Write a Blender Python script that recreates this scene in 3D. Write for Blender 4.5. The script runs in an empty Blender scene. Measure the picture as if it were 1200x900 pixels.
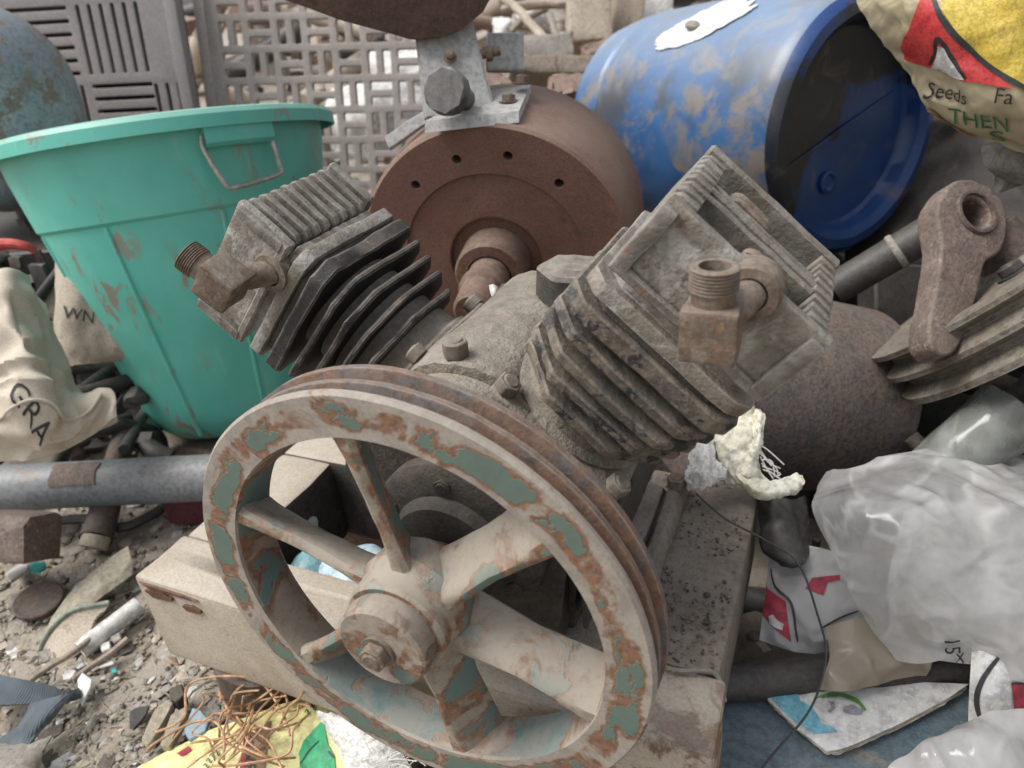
import bpy, bmesh, math, random
from math import sin, cos, pi, radians
from mathutils import Vector as V, Matrix, noise
random.seed(7)
SC = bpy.context.scene
COL = SC.collection

# ------------------------------------------------------------------ camera, sky, sun, exposure
Z0 = 0.34                                     # height of the crank centre above the ground
YAW, PITCH, ROLL, FPX = -0.4516, 0.5024, 0.0979, 850.0
CAM = V((0.248, -0.30, 0.3861 + Z0))
FW = V((sin(YAW) * cos(PITCH), cos(YAW) * cos(PITCH), -sin(PITCH)))
_r = V((cos(YAW), -sin(YAW), 0)); _d = FW.cross(_r)
RX = cos(ROLL) * _r + sin(ROLL) * _d
DN = -sin(ROLL) * _r + cos(ROLL) * _d
UP = -DN
cd = bpy.data.cameras.new("camera"); cam = bpy.data.objects.new("camera", cd); COL.objects.link(cam)
cd.sensor_width = 36.0; cd.lens = 36.0 * FPX / 1200.0; cd.clip_start = 0.02; cd.clip_end = 300
mw = Matrix((RX, UP, -FW)).transposed().to_4x4(); mw.translation = CAM
cam.matrix_world = mw
cd.dof.use_dof = True; cd.dof.focus_distance = 0.60; cd.dof.aperture_fstop = 7.0
SC.camera = cam

W = bpy.data.worlds.new("World"); SC.world = W; W.use_nodes = True
wn = W.node_tree; wn.nodes.clear()
SUN_EL, SUN_AZ = radians(58), radians(-118)      # azimuth measured from +Y towards +X
sky = wn.nodes.new("ShaderNodeTexSky"); sky.sky_type = 'NISHITA'; sky.sun_disc = False
sky.sun_elevation = SUN_EL; sky.sun_rotation = SUN_AZ; sky.air_density = 1.0; sky.dust_density = 4.0; sky.ozone_density = 1.0
hs = wn.nodes.new("ShaderNodeHueSaturation"); hs.inputs['Saturation'].default_value = 0.30
bg = wn.nodes.new("ShaderNodeBackground"); bg.inputs['Strength'].default_value = 0.12
wo = wn.nodes.new("ShaderNodeOutputWorld")
wn.links.new(sky.outputs[0], hs.inputs['Color']); wn.links.new(hs.outputs[0], bg.inputs[0]); wn.links.new(bg.outputs[0], wo.inputs[0])
sl = bpy.data.lights.new("sun", 'SUN'); sl.energy = 1.5; sl.angle = radians(30); sl.color = (1.0, 0.985, 0.955)
so = bpy.data.objects.new("sun", sl); COL.objects.link(so)
sdir = V((sin(SUN_AZ) * cos(SUN_EL), cos(SUN_AZ) * cos(SUN_EL), sin(SUN_EL)))
so.rotation_euler = sdir.to_track_quat('Z', 'Y').to_euler(); so.location = sdir * 20
SC.view_settings.view_transform = 'Standard'; SC.view_settings.look = 'None'
SC.view_settings.exposure = 0.80; SC.view_settings.gamma = 1.0; SC.view_settings.use_curve_mapping = False
SC.render.engine = 'CYCLES'; SC.cycles.max_bounces = 6; SC.cycles.transparent_max_bounces = 12
SC.cycles.use_denoising = True

# ------------------------------------------------------------------ placing helpers
def ray(px, py): return RX * ((px - 600) / FPX) + DN * ((py - 450) / FPX) + FW
def U(px, py, d): return CAM + ray(px, py) * d                       # point seen at a photo position at depth d (m)
def G(px, py, z=0.0):                                               # point seen at a photo position at height z
    r = ray(px, py); return CAM + r * ((z - CAM.z) / r.z)
def nz(p, s, o=0): return noise.noise(V(p) * s + V((o * 7.3, o * 3.1, o * 5.7)))
def fbm(p, s, o=0, n=3):
    t = 0; a = 1.0
    for i in range(n): t += a * nz(p, s * 2 ** i, o + i); a *= .5
    return t

# ------------------------------------------------------------------ materials
class NT:
    def __init__(s, name):
        s.m = bpy.data.materials.new(name); s.m.use_nodes = True; s.t = s.m.node_tree; s.t.nodes.clear()
        s.out = s.new('ShaderNodeOutputMaterial'); s.co = s.new('ShaderNodeTexCoord').outputs['Object']
        s.geo = s.new('ShaderNodeNewGeometry')
    def new(s, k): return s.t.nodes.new(k)
    def put(s, sock, v):
        if isinstance(v, bpy.types.NodeSocket): s.t.links.new(v, sock)
        elif isinstance(v, (tuple, list)) and len(v) == 3 and sock.type == 'RGBA': sock.default_value = (*v, 1)
        else: sock.default_value = v
    def noise(s, scale, det=4, rough=.55, dist=0, stretch=None, seed=0):
        n = s.new('ShaderNodeTexNoise'); n.inputs['Scale'].default_value = scale; n.inputs['Detail'].default_value = det
        n.inputs['Roughness'].default_value = rough; n.inputs['Distortion'].default_value = dist
        co = s.co
        if stretch or seed:
            mp = s.new('ShaderNodeMapping'); s.put(mp.inputs['Vector'], co)
            if stretch: mp.inputs['Scale'].default_value = stretch
            mp.inputs['Location'].default_value = (seed * 3.7, seed * 1.3, seed * 2.9); co = mp.outputs[0]
        s.put(n.inputs['Vector'], co); return n.outputs['Fac']
    def vor(s, scale, feat='F1'):
        n = s.new('ShaderNodeTexVoronoi'); n.feature = feat; n.inputs['Scale'].default_value = scale; s.put(n.inputs['Vector'], s.co)
        return n.outputs['Distance']
    def ramp(s, v, lo, hi):
        n = s.new('ShaderNodeMapRange'); n.interpolation_type = 'SMOOTHSTEP'; s.put(n.inputs['Value'], v)
        n.inputs['From Min'].default_value = lo; n.inputs['From Max'].default_value = hi; return n.outputs[0]
    def math(s, op, a, b=0.0):
        n = s.new('ShaderNodeMath'); n.operation = op; s.put(n.inputs[0], a); s.put(n.inputs[1], b); n.use_clamp = op != 'SUBTRACT' or True
        return n.outputs[0]
    def mix(s, f, a, b):
        n = s.new('ShaderNodeMix'); n.data_type = 'RGBA'; s.put(n.inputs[0], f); s.put(n.inputs[6], a); s.put(n.inputs[7], b); return n.outputs[2]
    def ridge(s, v):
        a = s.new('ShaderNodeMath'); a.operation = 'SUBTRACT'; s.put(a.inputs[0], v); a.inputs[1].default_value = .5
        b = s.new('ShaderNodeMath'); b.operation = 'ABSOLUTE'; s.put(b.inputs[0], a.outputs[0]); return b.outputs[0]
    def upz(s):
        n = s.new('ShaderNodeSeparateXYZ'); s.put(n.inputs[0], s.geo.outputs['Normal']); return n.outputs[2]
    def edge(s, rad):
        b = s.new('ShaderNodeBevel'); b.samples = 4; b.inputs['Radius'].default_value = rad
        d = s.new('ShaderNodeVectorMath'); d.operation = 'DOT_PRODUCT'
        s.put(d.inputs[0], b.outputs[0]); s.put(d.inputs[1], s.geo.outputs['Normal'])
        return s.ramp(s.math('SUBTRACT', 1.0, d.outputs['Value']), .02, .22)
    def bsdf(s, col, rough=.8, metal=0.0, bump=None, bs=.3, bd=.002, trans=0, **k):
        p = s.new('ShaderNodeBsdfPrincipled'); s.put(p.inputs['Base Color'], col); s.put(p.inputs['Roughness'], rough); s.put(p.inputs['Metallic'], metal)
        for kk, v in k.items(): s.put(p.inputs[kk], v)
        if bump is not None:
            b = s.new('ShaderNodeBump'); b.inputs['Strength'].default_value = bs; b.inputs['Distance'].default_value = bd
            s.put(b.inputs['Height'], bump); s.put(p.inputs['Normal'], b.outputs[0])
        s.put(s.out.inputs[0], p.outputs[0]); return p

DUST = (.325, .290, .243); DUSTD = (.18, .155, .125)
MAT = {}
def grunge(name, c1, c2, c3=None, sc=12, thr=(.42, .6), spot=(.6, .66), dust=.5, dcol=DUST, rough=.75, metal=0., bs=.4, bd=.002, dup=(-.35, .95),
           fine=140, speck=.55, edge=None, ecol=(.30, .2, .13), seed=1, stretch=None, streak=None, rustx=None):
    """worn surface: two base tones in large patches, spots of a third, settled dust on what faces up, worn edges"""
    n = NT(name)
    a = n.noise(sc, 6, .65, .4, stretch, seed); b = n.noise(sc * 3.3, 5, .6, .2, stretch, seed + 1); f = n.noise(fine, 3, .6, 0, None, seed + 2)
    col = n.mix(n.ramp(a, *thr), c1, c2)
    if c3: col = n.mix(n.ramp(b, *spot), col, c3)
    g = n.noise(fine * 2.6, 2, .6, 0, None, seed + 7)
    col = n.mix(n.math('MULTIPLY', n.ramp(f, .40, .66), speck), col, tuple(x * .40 for x in c1))
    col = n.mix(n.math('MULTIPLY', n.ramp(g, .52, .72), .35), col, tuple(min(1, x * 1.5 + .02) for x in c2))
    if rustx:                                  # rust has eaten through towards one end
        sp = n.new('ShaderNodeSeparateXYZ'); n.put(sp.inputs[0], n.co)
        rc = n.mix(n.ramp(f, .4, .6), (.17, .075, .035), (.10, .055, .035)); rc = n.mix(n.ramp(n.noise(sc * 7, 5, .6, .3, None, seed + 11), .5, .62), rc, (.23, .125, .05))
        col = n.mix(n.math('MULTIPLY', n.ramp(sp.outputs[0], *rustx), n.ramp(n.noise(sc * 2.6, 7, .7, .5, None, seed + 9), .46, .56)), col, rc)
    if streak: col = n.mix(n.math('MULTIPLY', n.ramp(n.noise(sc * 2, 5, .6, 0, streak, seed + 5), .5, .7), .6), col, dcol)
    if edge: col = n.mix(n.math('MULTIPLY', n.edge(edge), n.ramp(b, .35, .55)), col, ecol)
    if dust:
        u = n.ramp(n.upz(), *dup)
        dn = n.math('ADD', n.math('MULTIPLY', n.ramp(n.noise(sc * 1.7, 6, .7, .3, None, seed + 3), .3, .65), .65), .35)
        col = n.mix(n.math('MULTIPLY', n.math('MULTIPLY', u, dn), dust), col, n.mix(n.ramp(f, .3, .7), dcol, tuple(x * .8 for x in dcol)))
    h = n.math('ADD', n.math('MULTIPLY', f, .45), n.math('MULTIPLY', b, .55))
    h = n.math('ADD', n.math('MULTIPLY', h, .75), n.math('MULTIPLY', g, .25))
    n.bsdf(col, rough, metal, h, min(1, bs * 1.5), bd * 1.4)
    MAT[name] = n.m; return n.m
def flaky(name, paint, rust, bare, lo=.52, sc=22, dust=.35, seed=1, stretch=None, ring=None):
    """old paint coming off in islands that have rusty rims over chalky metal"""
    n = NT(name)
    a = n.noise(sc, 5, .62, .5, stretch, seed); b = n.noise(sc * 2.2, 6, .65, .3, None, seed + 1); f = n.noise(160, 3, .6, 0, None, seed + 2)
    if ring:                                   # paint survives in the middle of the rim's face, the edges are worn bare
        sp = n.new('ShaderNodeSeparateXYZ'); n.put(sp.inputs[0], n.co)
        cb = n.new('ShaderNodeCombineXYZ'); n.put(cb.inputs[0], sp.outputs[0]); n.put(cb.inputs[1], sp.outputs[2])
        ln = n.new('ShaderNodeVectorMath'); ln.operation = 'LENGTH'; n.put(ln.inputs[0], cb.outputs[0])
        d = n.new('ShaderNodeMath'); d.operation = 'SUBTRACT'; n.put(d.inputs[0], ln.outputs['Value']); d.inputs[1].default_value = ring[0]
        e = n.new('ShaderNodeMath'); e.operation = 'ABSOLUTE'; n.put(e.inputs[0], d.outputs[0])
        k = n.math('MULTIPLY', n.ramp(e.outputs[0], ring[1] * .35, ring[1]), .16); q = n.new('ShaderNodeMath'); q.operation = 'SUBTRACT'
        n.put(q.inputs[0], n.math('ADD', a, .056)); n.put(q.inputs[1], k); a = q.outputs[0]
    pm = n.ramp(a, lo + .02, lo + .035); rm = n.math('MULTIPLY', n.math('SUBTRACT', n.ramp(a, lo - .075, lo + .0), pm), .9)
    pc = n.mix(n.ramp(b, .35, .7), paint, tuple(x * .65 + .03 for x in paint))
    bc = n.mix(n.ramp(b, .40, .66), bare, tuple(x * .72 for x in bare)); bc = n.mix(n.math('MULTIPLY', n.ramp(n.noise(sc * 1.3, 6, .7, .2, None, seed + 6), .58, .74), .55), bc, rust)
    g = n.noise(420, 2, .6, 0, None, seed + 8); bc = n.mix(n.math('MULTIPLY', n.ramp(g, .45, .7), .35), bc, tuple(x * .5 for x in bare))
    rc = n.mix(n.ramp(f, .4, .65), rust, tuple(x * .55 for x in rust))
    col = n.mix(rm, bc, rc); col = n.mix(pm, col, pc)
    u = n.ramp(n.upz(), 0.0, .95)
    col = n.mix(n.math('MULTIPLY', n.math('MULTIPLY', u, n.ramp(b, .25, .55)), dust), col, DUST)
    col = n.mix(n.math('MULTIPLY', n.ramp(f, .5, .8), .3), col, (.12, .09, .07))
    h = n.math('ADD', n.math('MULTIPLY', pm, .6), n.math('MULTIPLY', f, .3))
    n.bsdf(col, .8, 0, h, .5, .0016); MAT[name] = n.m; return n.m
def plain(name, col, rough=.6, var=.25, sc=18, bs=.15, metal=0., dust=0, seed=3, fine=90):
    return grunge(name, tuple(x * (1 - var) for x in col), tuple(min(1, x * (1 + var * .6)) for x in col), None, sc, (.35, .65), dust=dust, rough=rough, metal=metal, bs=bs, bd=.001, seed=seed, fine=fine)

flaky('pulley_paint', (.105, .155, .122), (.205, .092, .043), (.325, .285, .240), .535, 21, .3, ring=(.164, .0150))
flaky('pulley_inner', (.10, .17, .165), (.20, .09, .045), (.31, .265, .21), .50, 17, .55, 5)
flaky('spoke_paint', (.105, .165, .14), (.22, .095, .045), (.31, .265, .205), .55, 24, .8, 9)
flaky('hub_paint', (.11, .16, .14), (.20, .09, .045), (.31, .265, .215), .54, 34, .4, 31)
grunge('pulley_groove', (.17, .085, .05), (.10, .095, .098), (.055, .05, .05), 26, (.46, .62), (.58, .66), dust=.35, edge=.0025, ecol=(.36, .30, .25), seed=4, stretch=(1, 3, 1))
grunge('dusty_casting', (.185, .155, .12), (.115, .095, .072), (.05, .062, .046), 11, (.42, .58), (.58, .66), dust=.78, dup=(-.1, .9), bs=.6, bd=.004, seed=2)
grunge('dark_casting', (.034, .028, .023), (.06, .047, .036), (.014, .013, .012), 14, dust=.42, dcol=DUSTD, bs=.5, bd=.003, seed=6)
grunge('fin_black', (.016, .016, .017), (.04, .033, .028), (.17, .085, .045), 16, (.5, .68), (.64, .71), dust=.42, dcol=DUSTD, dup=(.2, 1.0), edge=.0035, ecol=(.34, .285, .235), bs=.45, bd=.0025, seed=8, rough=.62)
grunge('fin_tan', (.07, .056, .043), (.15, .122, .09), (.012, .012, .014), 15, (.4, .6), (.52, .58), dust=.45, dup=(.1, 1.0), edge=.0022, ecol=(.02, .022, .028), bs=.45, bd=.0025, seed=21)
grunge('head_alloy', (.36, .345, .31), (.17, .145, .115), (.13, .075, .045), 17, (.44, .54), (.60, .67), dust=.38, edge=.0025, ecol=(.42, .40, .37), bs=.5, bd=.003, seed=11, rough=.62, metal=.15)
grunge('head_fin', (.21, .195, .17), (.105, .088, .07), (.16, .08, .045), 22, (.42, .58), (.60, .68), dust=.42, edge=.002, ecol=(.40, .37, .33), bs=.5, bd=.0025, seed=12, rough=.65)
grunge('rust_fitting', (.135, .09, .062), (.20, .165, .13), (.23, .105, .045), 40, (.45, .62), (.6, .68), dust=.35, bs=.5, bd=.0015, seed=13)
grunge('rust_flake', (.15, .065, .03), (.10, .048, .028), (.21, .10, .045), 50, dust=.1, bs=.6, bd=.0015, seed=61)
grunge('plug_dark', (.05, .044, .038), (.08, .068, .056), (.03, .027, .025), 30, dust=.75, dup=(.3, 1.0), bs=.4, bd=.001, seed=62)
grunge('bolt_metal', (.17, .14, .11), (.12, .095, .075), (.10, .06, .04), 60, dust=.55, bs=.4, bd=.001, seed=14)
grunge('rail_pale', (.35, .29, .215), (.44, .385, .305), (.235, .15, .085), 9, (.4, .62), (.655, .70), dust=.6, dcol=(.43, .385, .325), edge=.006, ecol=(.20, .10, .055), bs=.35, bd=.002, fine=320, speck=.28, seed=15)
grunge('rail_front', (.35, .29, .215), (.44, .385, .305), (.235, .15, .085), 9, (.4, .62), (.655, .70), dust=.6, dcol=(.43, .385, .325), edge=.006, ecol=(.20, .10, .055), bs=.35, bd=.002, fine=320, speck=.28, seed=15, rustx=(.14, .27))
grunge('rail_dark', (.17, .14, .11), (.22, .18, .14), (.15, .075, .045), 13, (.4, .62), (.66, .7), dust=.7, dcol=(.29, .25, .205), edge=.005, ecol=(.17, .08, .045), bs=.6, bd=.003, seed=16)
grunge('drum_rust', (.155, .078, .055), (.205, .115, .085), (.10, .058, .046), 9, (.4, .66), (.6, .72), dust=.55, dcol=(.30, .225, .175), bs=.35, bd=.0015, fine=430, seed=17, speck=.5)
grunge('drum_face', (.135, .062, .043), (.175, .09, .064), (.09, .047, .036), 8, (.4, .66), (.6, .72), dust=.12, bs=.4, bd=.0015, fine=430, seed=18, speck=.5)
grunge('shaft_rust', (.17, .09, .06), (.125, .06, .042), (.21, .12, .07), 20, dust=.3, bs=.3, bd=.001, seed=19, speck=.85)
grunge('pan_rust', (.07, .038, .027), (.10, .055, .037), (.05, .03, .023), 9, dust=.06, bs=.3, bd=.001, seed=20)
grunge('bracket_grey', (.42, .42, .41), (.36, .35, .335), (.25, .22, .19), 16, (.4, .7), (.66, .74), dust=.3, dcol=(.42, .39, .35), bs=.25, bd=.001, seed=22, rough=.6)
plain('knob_black', (.055, .056, .058), .5, .3, 40, .2, dust=.55)
grunge('rust_scrap', (.115, .073, .056), (.075, .058, .052), (.045, .043, .046), 22, (.4, .62), (.56, .66), dust=.28, dcol=DUSTD, bs=.6, bd=.002, fine=180, seed=24, speck=.85)
grunge('roller_rust', (.155, .112, .092), (.115, .098, .094), (.07, .066, .07), 16, (.4, .62), (.56, .66), dust=.25, bs=.6, bd=.002, fine=190, seed=57, speck=.85)
grunge('rust_pale', (.15, .102, .082), (.095, .062, .05), (.205, .16, .135), 26, (.4, .62), (.58, .66), dust=.3, bs=.8, bd=.002, fine=230, seed=25, speck=.85)
grunge('dark_steel', (.028, .027, .027), (.048, .042, .037), (.075, .052, .038), 18, dust=.28, dcol=DUSTD, bs=.4, bd=.0015, seed=26, rough=.55)
grunge('pipe_blue', (.155, .175, .195), (.205, .215, .225), (.19, .145, .12), 7, (.4, .62), (.6, .68), dust=.45, dcol=(.31, .285, .25), bs=.25, bd=.001, seed=27, rough=.5, stretch=(.6, 1, 1))
grunge('tank_paint', (.19, .24, .275), (.30, .33, .345), (.22, .165, .125), 8, (.4, .62), (.52, .56), dust=.3, bs=.25, bd=.001, seed=28, rough=.42)
grunge('sheave_metal', (.115, .09, .06), (.15, .13, .105), (.06, .042, .03), 20, (.4, .6), (.56, .66), dust=.3, edge=.004, ecol=(.25, .245, .24), bs=.5, bd=.002, seed=29)
grunge('panel_plastic', (.25, .222, .218), (.30, .262, .248), (.30, .22, .19), 7, (.4, .65), (.64, .72), dust=.35, dcol=(.33, .30, .275), bs=.25, bd=.001, seed=30, rough=.6, speck=.25)
grunge('lattice_plastic', (.38, .325, .29), (.45, .39, .35), (.33, .24, .20), 8, (.4, .65), (.64, .72), dust=.4, dcol=(.40, .36, .32), bs=.2, bd=.001, seed=31, rough=.6, speck=.25)
grunge('canvas', (.52, .455, .36), (.60, .535, .44), (.40, .30, .20), 7, (.4, .65), (.64, .74), dust=.15, bs=.3, bd=.0008, fine=420, seed=33, rough=.95, speck=.25)
grunge('canvas_shade', (.40, .34, .27), (.47, .41, .33), (.33, .26, .18), 9, dust=.1, bs=.3, bd=.0008, fine=420, seed=34, rough=.95)
plain('ink', (.035, .034, .036), .8, .2)
grunge('old_wood', (.25, .19, .14), (.33, .27, .21), (.16, .115, .08), 9, (.4, .62), (.6, .7), dust=.4, dcol=(.36, .31, .255), bs=.5, bd=.003, seed=35, stretch=(1, 1, .25))
grunge('pale_wood', (.40, .33, .255), (.47, .40, .32), (.30, .23, .165), 8, dust=.3, dcol=(.46, .41, .35), bs=.4, bd=.002, seed=36)
grunge('brick', (.25, .15, .115), (.30, .20, .155), (.20, .125, .10), 14, dust=.6, dcol=(.36, .29, .235), bs=.6, bd=.003, seed=37)
grunge('stone', (.27, .25, .225), (.34, .315, .28), (.20, .18, .16), 14, dust=.3, bs=.5, bd=.003, seed=38)
grunge('leather', (.30, .265, .19), (.37, .33, .245), (.20, .165, .12), 20, dust=.35, bs=.4, bd=.001, seed=39, rough=.9)
grunge('rag', (.23, .21, .185), (.29, .265, .23), (.17, .15, .125), 25, dust=.3, bs=.5, bd=.001, seed=40, rough=.95)
plain('white_plastic', (.62, .61, .58), .45, .12, 20, .1, dust=.25)
plain('white_cloth', (.72, .70, .66), .9, .12, 30, .4, fine=300)
grunge('foam_yellow', (.68, .64, .49), (.74, .72, .62), (.60, .53, .33), 18, (.4, .6), (.68, .78), dust=.0, bs=.4, bd=.002, seed=41, rough=.8)
plain('teal_plastic', (.03, .38, .33), .5, .15)
plain('black_plastic', (.03, .031, .033), .45, .2, 20, .2, dust=.2)
plain('rubber', (.028, .028, .029), .55, .25, 25, .25, dust=.3)
plain('copper_twine', (.46, .27, .15), .6, .2, 60, .2)
plain('wire_dark', (.06, .055, .05), .6, .2)
plain('red_print', (.36, .035, .06), .55, .12)
plain('black_print', (.03, .03, .032), .55, .1)
plain('white_print', (.66, .65, .62), .6, .08, dust=.1)
plain('green_print', (.035, .16, .07), .6, .2)
plain('leaf_green', (.02, .36, .14), .55, .15)
plain('packet_yellow', (.72, .68, .30), .5, .1)
plain('packet_brown', (.26, .15, .085), .55, .15)
plain('sky_print', (.16, .44, .56), .5, .1, dust=.1)
plain('grass_print', (.12, .30, .07), .6, .2)
plain('grey_print', (.33, .31, .34), .6, .2)
plain('page_cream', (.56, .50, .41), .85, .15, 40, .3)
plain('kraft', (.36, .29, .20), .5, .18, 10, .15)
plain('red_plastic', (.50, .06, .05), .5, .2)
plain('blue_chip', (.20, .29, .34), .6, .15)
plain('pale_blue', (.45, .58, .66), .5, .15)
plain('aqua_film', (.19, .36, .40), .45, .2)
plain('steel_wire', (.45, .42, .38), .35, .25, 40, .1, metal=.6)
grunge('tarp_dark', (.016, .014, .012), (.026, .022, .018), (.04, .03, .022), 7, dust=.12, dcol=DUSTD, seed=60, rough=.7)
plain('sage', (.25, .29, .235), .85, .2)
plain('maroon', (.09, .018, .022), .6, .2)
plain('dark_hole', (.012, .011, .010), .9, .1)

def m_tub():
    n = NT('tub_green')
    a = n.noise(6, 5, .6, .2); b = n.noise(26, 6, .68, .6, (1, 1, .45)); f = n.noise(120, 3, .6); s = n.noise(60, 3, .6, 0, (1, 1, .12), 4)
    col = n.mix(n.ramp(a, .35, .65), (.095, .43, .35), (.13, .50, .41))
    col = n.mix(n.math('MULTIPLY', n.ramp(s, .58, .75), .35), col, (.28, .50, .43))
    big = n.ramp(n.noise(3.3, 3, .5, 0, None, 8), .42, .58)
    col = n.mix(n.math('MULTIPLY', n.ramp(b, .555, .63), n.math('MULTIPLY', big, .95)), col, (.26, .215, .165))
    col = n.mix(n.math('MULTIPLY', n.ramp(n.upz(), .2, .95), .5), col, (.30, .36, .30))
    n.bsdf(col, n.math('ADD', n.math('MULTIPLY', a, .3), .32), 0, n.math('ADD', n.math('MULTIPLY', f, .3), n.math('MULTIPLY', b, .5)), .12, .002)
    MAT['tub_green'] = n.m
m_tub()
def m_barrel(name, blk):
    n = NT(name)
    a = n.noise(7, 5, .6, .2); b = n.noise(16, 7, .72, .7, None, 3); f = n.noise(150, 3, .6); c = n.noise(5, 4, .55, .4, None, 6)
    col = n.mix(n.ramp(a, .35, .65), (.018, .072, .195), (.038, .118, .275))
    if blk:
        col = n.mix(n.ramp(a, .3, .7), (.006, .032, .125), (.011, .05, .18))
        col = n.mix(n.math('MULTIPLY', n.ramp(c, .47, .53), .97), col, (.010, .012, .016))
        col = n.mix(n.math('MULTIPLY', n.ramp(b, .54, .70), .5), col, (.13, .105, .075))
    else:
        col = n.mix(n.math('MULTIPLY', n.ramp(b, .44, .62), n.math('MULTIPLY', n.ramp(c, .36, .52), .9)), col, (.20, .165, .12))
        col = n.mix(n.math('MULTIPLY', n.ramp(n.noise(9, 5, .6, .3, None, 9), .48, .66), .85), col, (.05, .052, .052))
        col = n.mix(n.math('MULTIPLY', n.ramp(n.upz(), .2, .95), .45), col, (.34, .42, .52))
    n.bsdf(col, .38, 0, n.math('ADD', n.math('MULTIPLY', f, .3), n.math('MULTIPLY', b, .5)), .15, .002)
    MAT[name] = n.m
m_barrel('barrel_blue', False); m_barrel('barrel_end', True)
def m_film(name, tint, clear, rough=.3, white=.5):
    """thin plastic film: part see-through, part milky and shiny, whiter along the stretched wrinkles"""
    n = NT(name); n2 = n.noise(14, 5, .6, .4); f = n.noise(46, 4, .6, .6, (1, .22, .7), 5); w1 = n.noise(9, 3, .5, 1.2, (1, .5, 1), 3)
    rd = n.math('SUBTRACT', 1.0, n.math('MULTIPLY', n.ridge(w1), 14.0))
    p = n.new('ShaderNodeBsdfPrincipled'); n.put(p.inputs['Base Color'], n.mix(n.ramp(n2, .35, .7), tint, tuple(x * .82 for x in tint)))
    p.inputs['Roughness'].default_value = rough; p.inputs['Specular IOR Level'].default_value = .75
    b = n.new('ShaderNodeBump'); b.inputs['Strength'].default_value = .4; b.inputs['Distance'].default_value = .0022
    n.put(b.inputs['Height'], n.math('ADD', n.math('MULTIPLY', rd, .45), n.math('MULTIPLY', f, .55))); n.put(p.inputs['Normal'], b.outputs[0])
    tl = n.new('ShaderNodeBsdfTranslucent'); n.put(tl.inputs[0], tint); tr = n.new('ShaderNodeBsdfTransparent'); tr.inputs[0].default_value = (.96, .96, .95, 1)
    m1 = n.new('ShaderNodeMixShader'); m1.inputs[0].default_value = white * .5; n.put(m1.inputs[1], p.outputs[0]); n.put(m1.inputs[2], tl.outputs[0])
    see = n.math('SUBTRACT', n.math('ADD', n.math('MULTIPLY', n.ramp(n2, .3, .7), clear * .6), clear * .7), n.math('MULTIPLY', n.ramp(rd, .2, 1.0), .25))
    m2 = n.new('ShaderNodeMixShader'); n.put(m2.inputs[0], see); n.put(m2.inputs[1], m1.outputs[0]); n.put(m2.inputs[2], tr.outputs[0])
    n.put(n.out.inputs[0], m2.outputs[0]); MAT[name] = n.m
m_film('clear_bag', (.60, .59, .57), .42, .16); m_film('clear_tube', (.30, .31, .28), .55, .18); m_film('milky_film', (.50, .49, .48), .12)
m_film('brown_film', (.36, .30, .225), .12)
def m_sack():
    n = NT('sack_weave')
    wv = n.new('ShaderNodeTexWave'); wv.inputs['Scale'].default_value = 90; n.put(wv.inputs[0], n.co); wv.bands_direction = 'DIAGONAL'; wv.inputs['Distortion'].default_value = 1.5
    a = n.noise(9, 5, .6, .3); f = n.noise(200, 2, .5)
    col = n.mix(n.ramp(a, .35, .7), (.50, .44, .29), (.40, .34, .22)); col = n.mix(n.math('MULTIPLY', f, .3), col, (.25, .21, .13))
    n.bsdf(col, .6, 0, n.math('ADD', n.math('MULTIPLY', wv.outputs['Fac'], .35), n.math('MULTIPLY', a, .6)), .4, .0015); MAT['sack_weave'] = n.m
m_sack()
grunge('sack_yellow', (.56, .40, .045), (.66, .50, .09), (.44, .32, .06), 10, dust=.1, bs=.35, bd=.001, fine=300, seed=50, rough=.55)
grunge('sack_red', (.50, .035, .04), (.56, .06, .055), None, 14, dust=.1, bs=.3, bd=.001, fine=300, seed=51, rough=.55)
grunge('sack_orange', (.40, .20, .08), (.46, .26, .12), None, 14, dust=.1, bs=.3, bd=.001, seed=52)
def m_strap():
    n = NT('webbing'); wv = n.new('ShaderNodeTexWave'); wv.inputs['Scale'].default_value = 110; n.put(wv.inputs[0], n.co); wv.inputs['Distortion'].default_value = .6
    a = n.noise(20, 5, .6)
    col = n.mix(n.ramp(a, .35, .7), (.045, .065, .08), (.10, .125, .14)); col = n.mix(n.math('MULTIPLY', wv.outputs['Fac'], .35), col, (.16, .17, .165))
    n.bsdf(col, .85, 0, wv.outputs['Fac'], .5, .001); MAT['webbing'] = n.m
m_strap()
grunge('blue_wood', (.085, .145, .185), (.13, .20, .235), (.24, .225, .19), 8, (.4, .62), (.6, .68), dust=.3, dcol=(.28, .27, .24), bs=.5, bd=.002, seed=53, stretch=(.25, 1, 1))
def m_ground():
    n = NT('dirt')
    a = n.noise(3.5, 6, .65, .3); b = n.noise(22, 7, .7, .3, None, 2); f = n.noise(130, 5, .7, 0, None, 4); v = n.vor(60)
    col = n.mix(n.ramp(a, .35, .65), (.27, .235, .19), (.35, .31, .255)); col = n.mix(n.ramp(b, .50, .68), col, (.15, .13, .105))
    col = n.mix(n.math('MULTIPLY', n.ramp(f, .55, .75), .7), col, (.42, .38, .32)); col = n.mix(n.math('MULTIPLY', n.ramp(n.noise(9, 5, .7, 0, None, 7), .56, .66), .6), col, (.30, .24, .14))
    n.bsdf(col, .95, 0, n.math('ADD', n.math('MULTIPLY', b, .5), n.math('MULTIPLY', f, .6)), .9, .008); MAT['dirt'] = n.m
m_ground()

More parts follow.
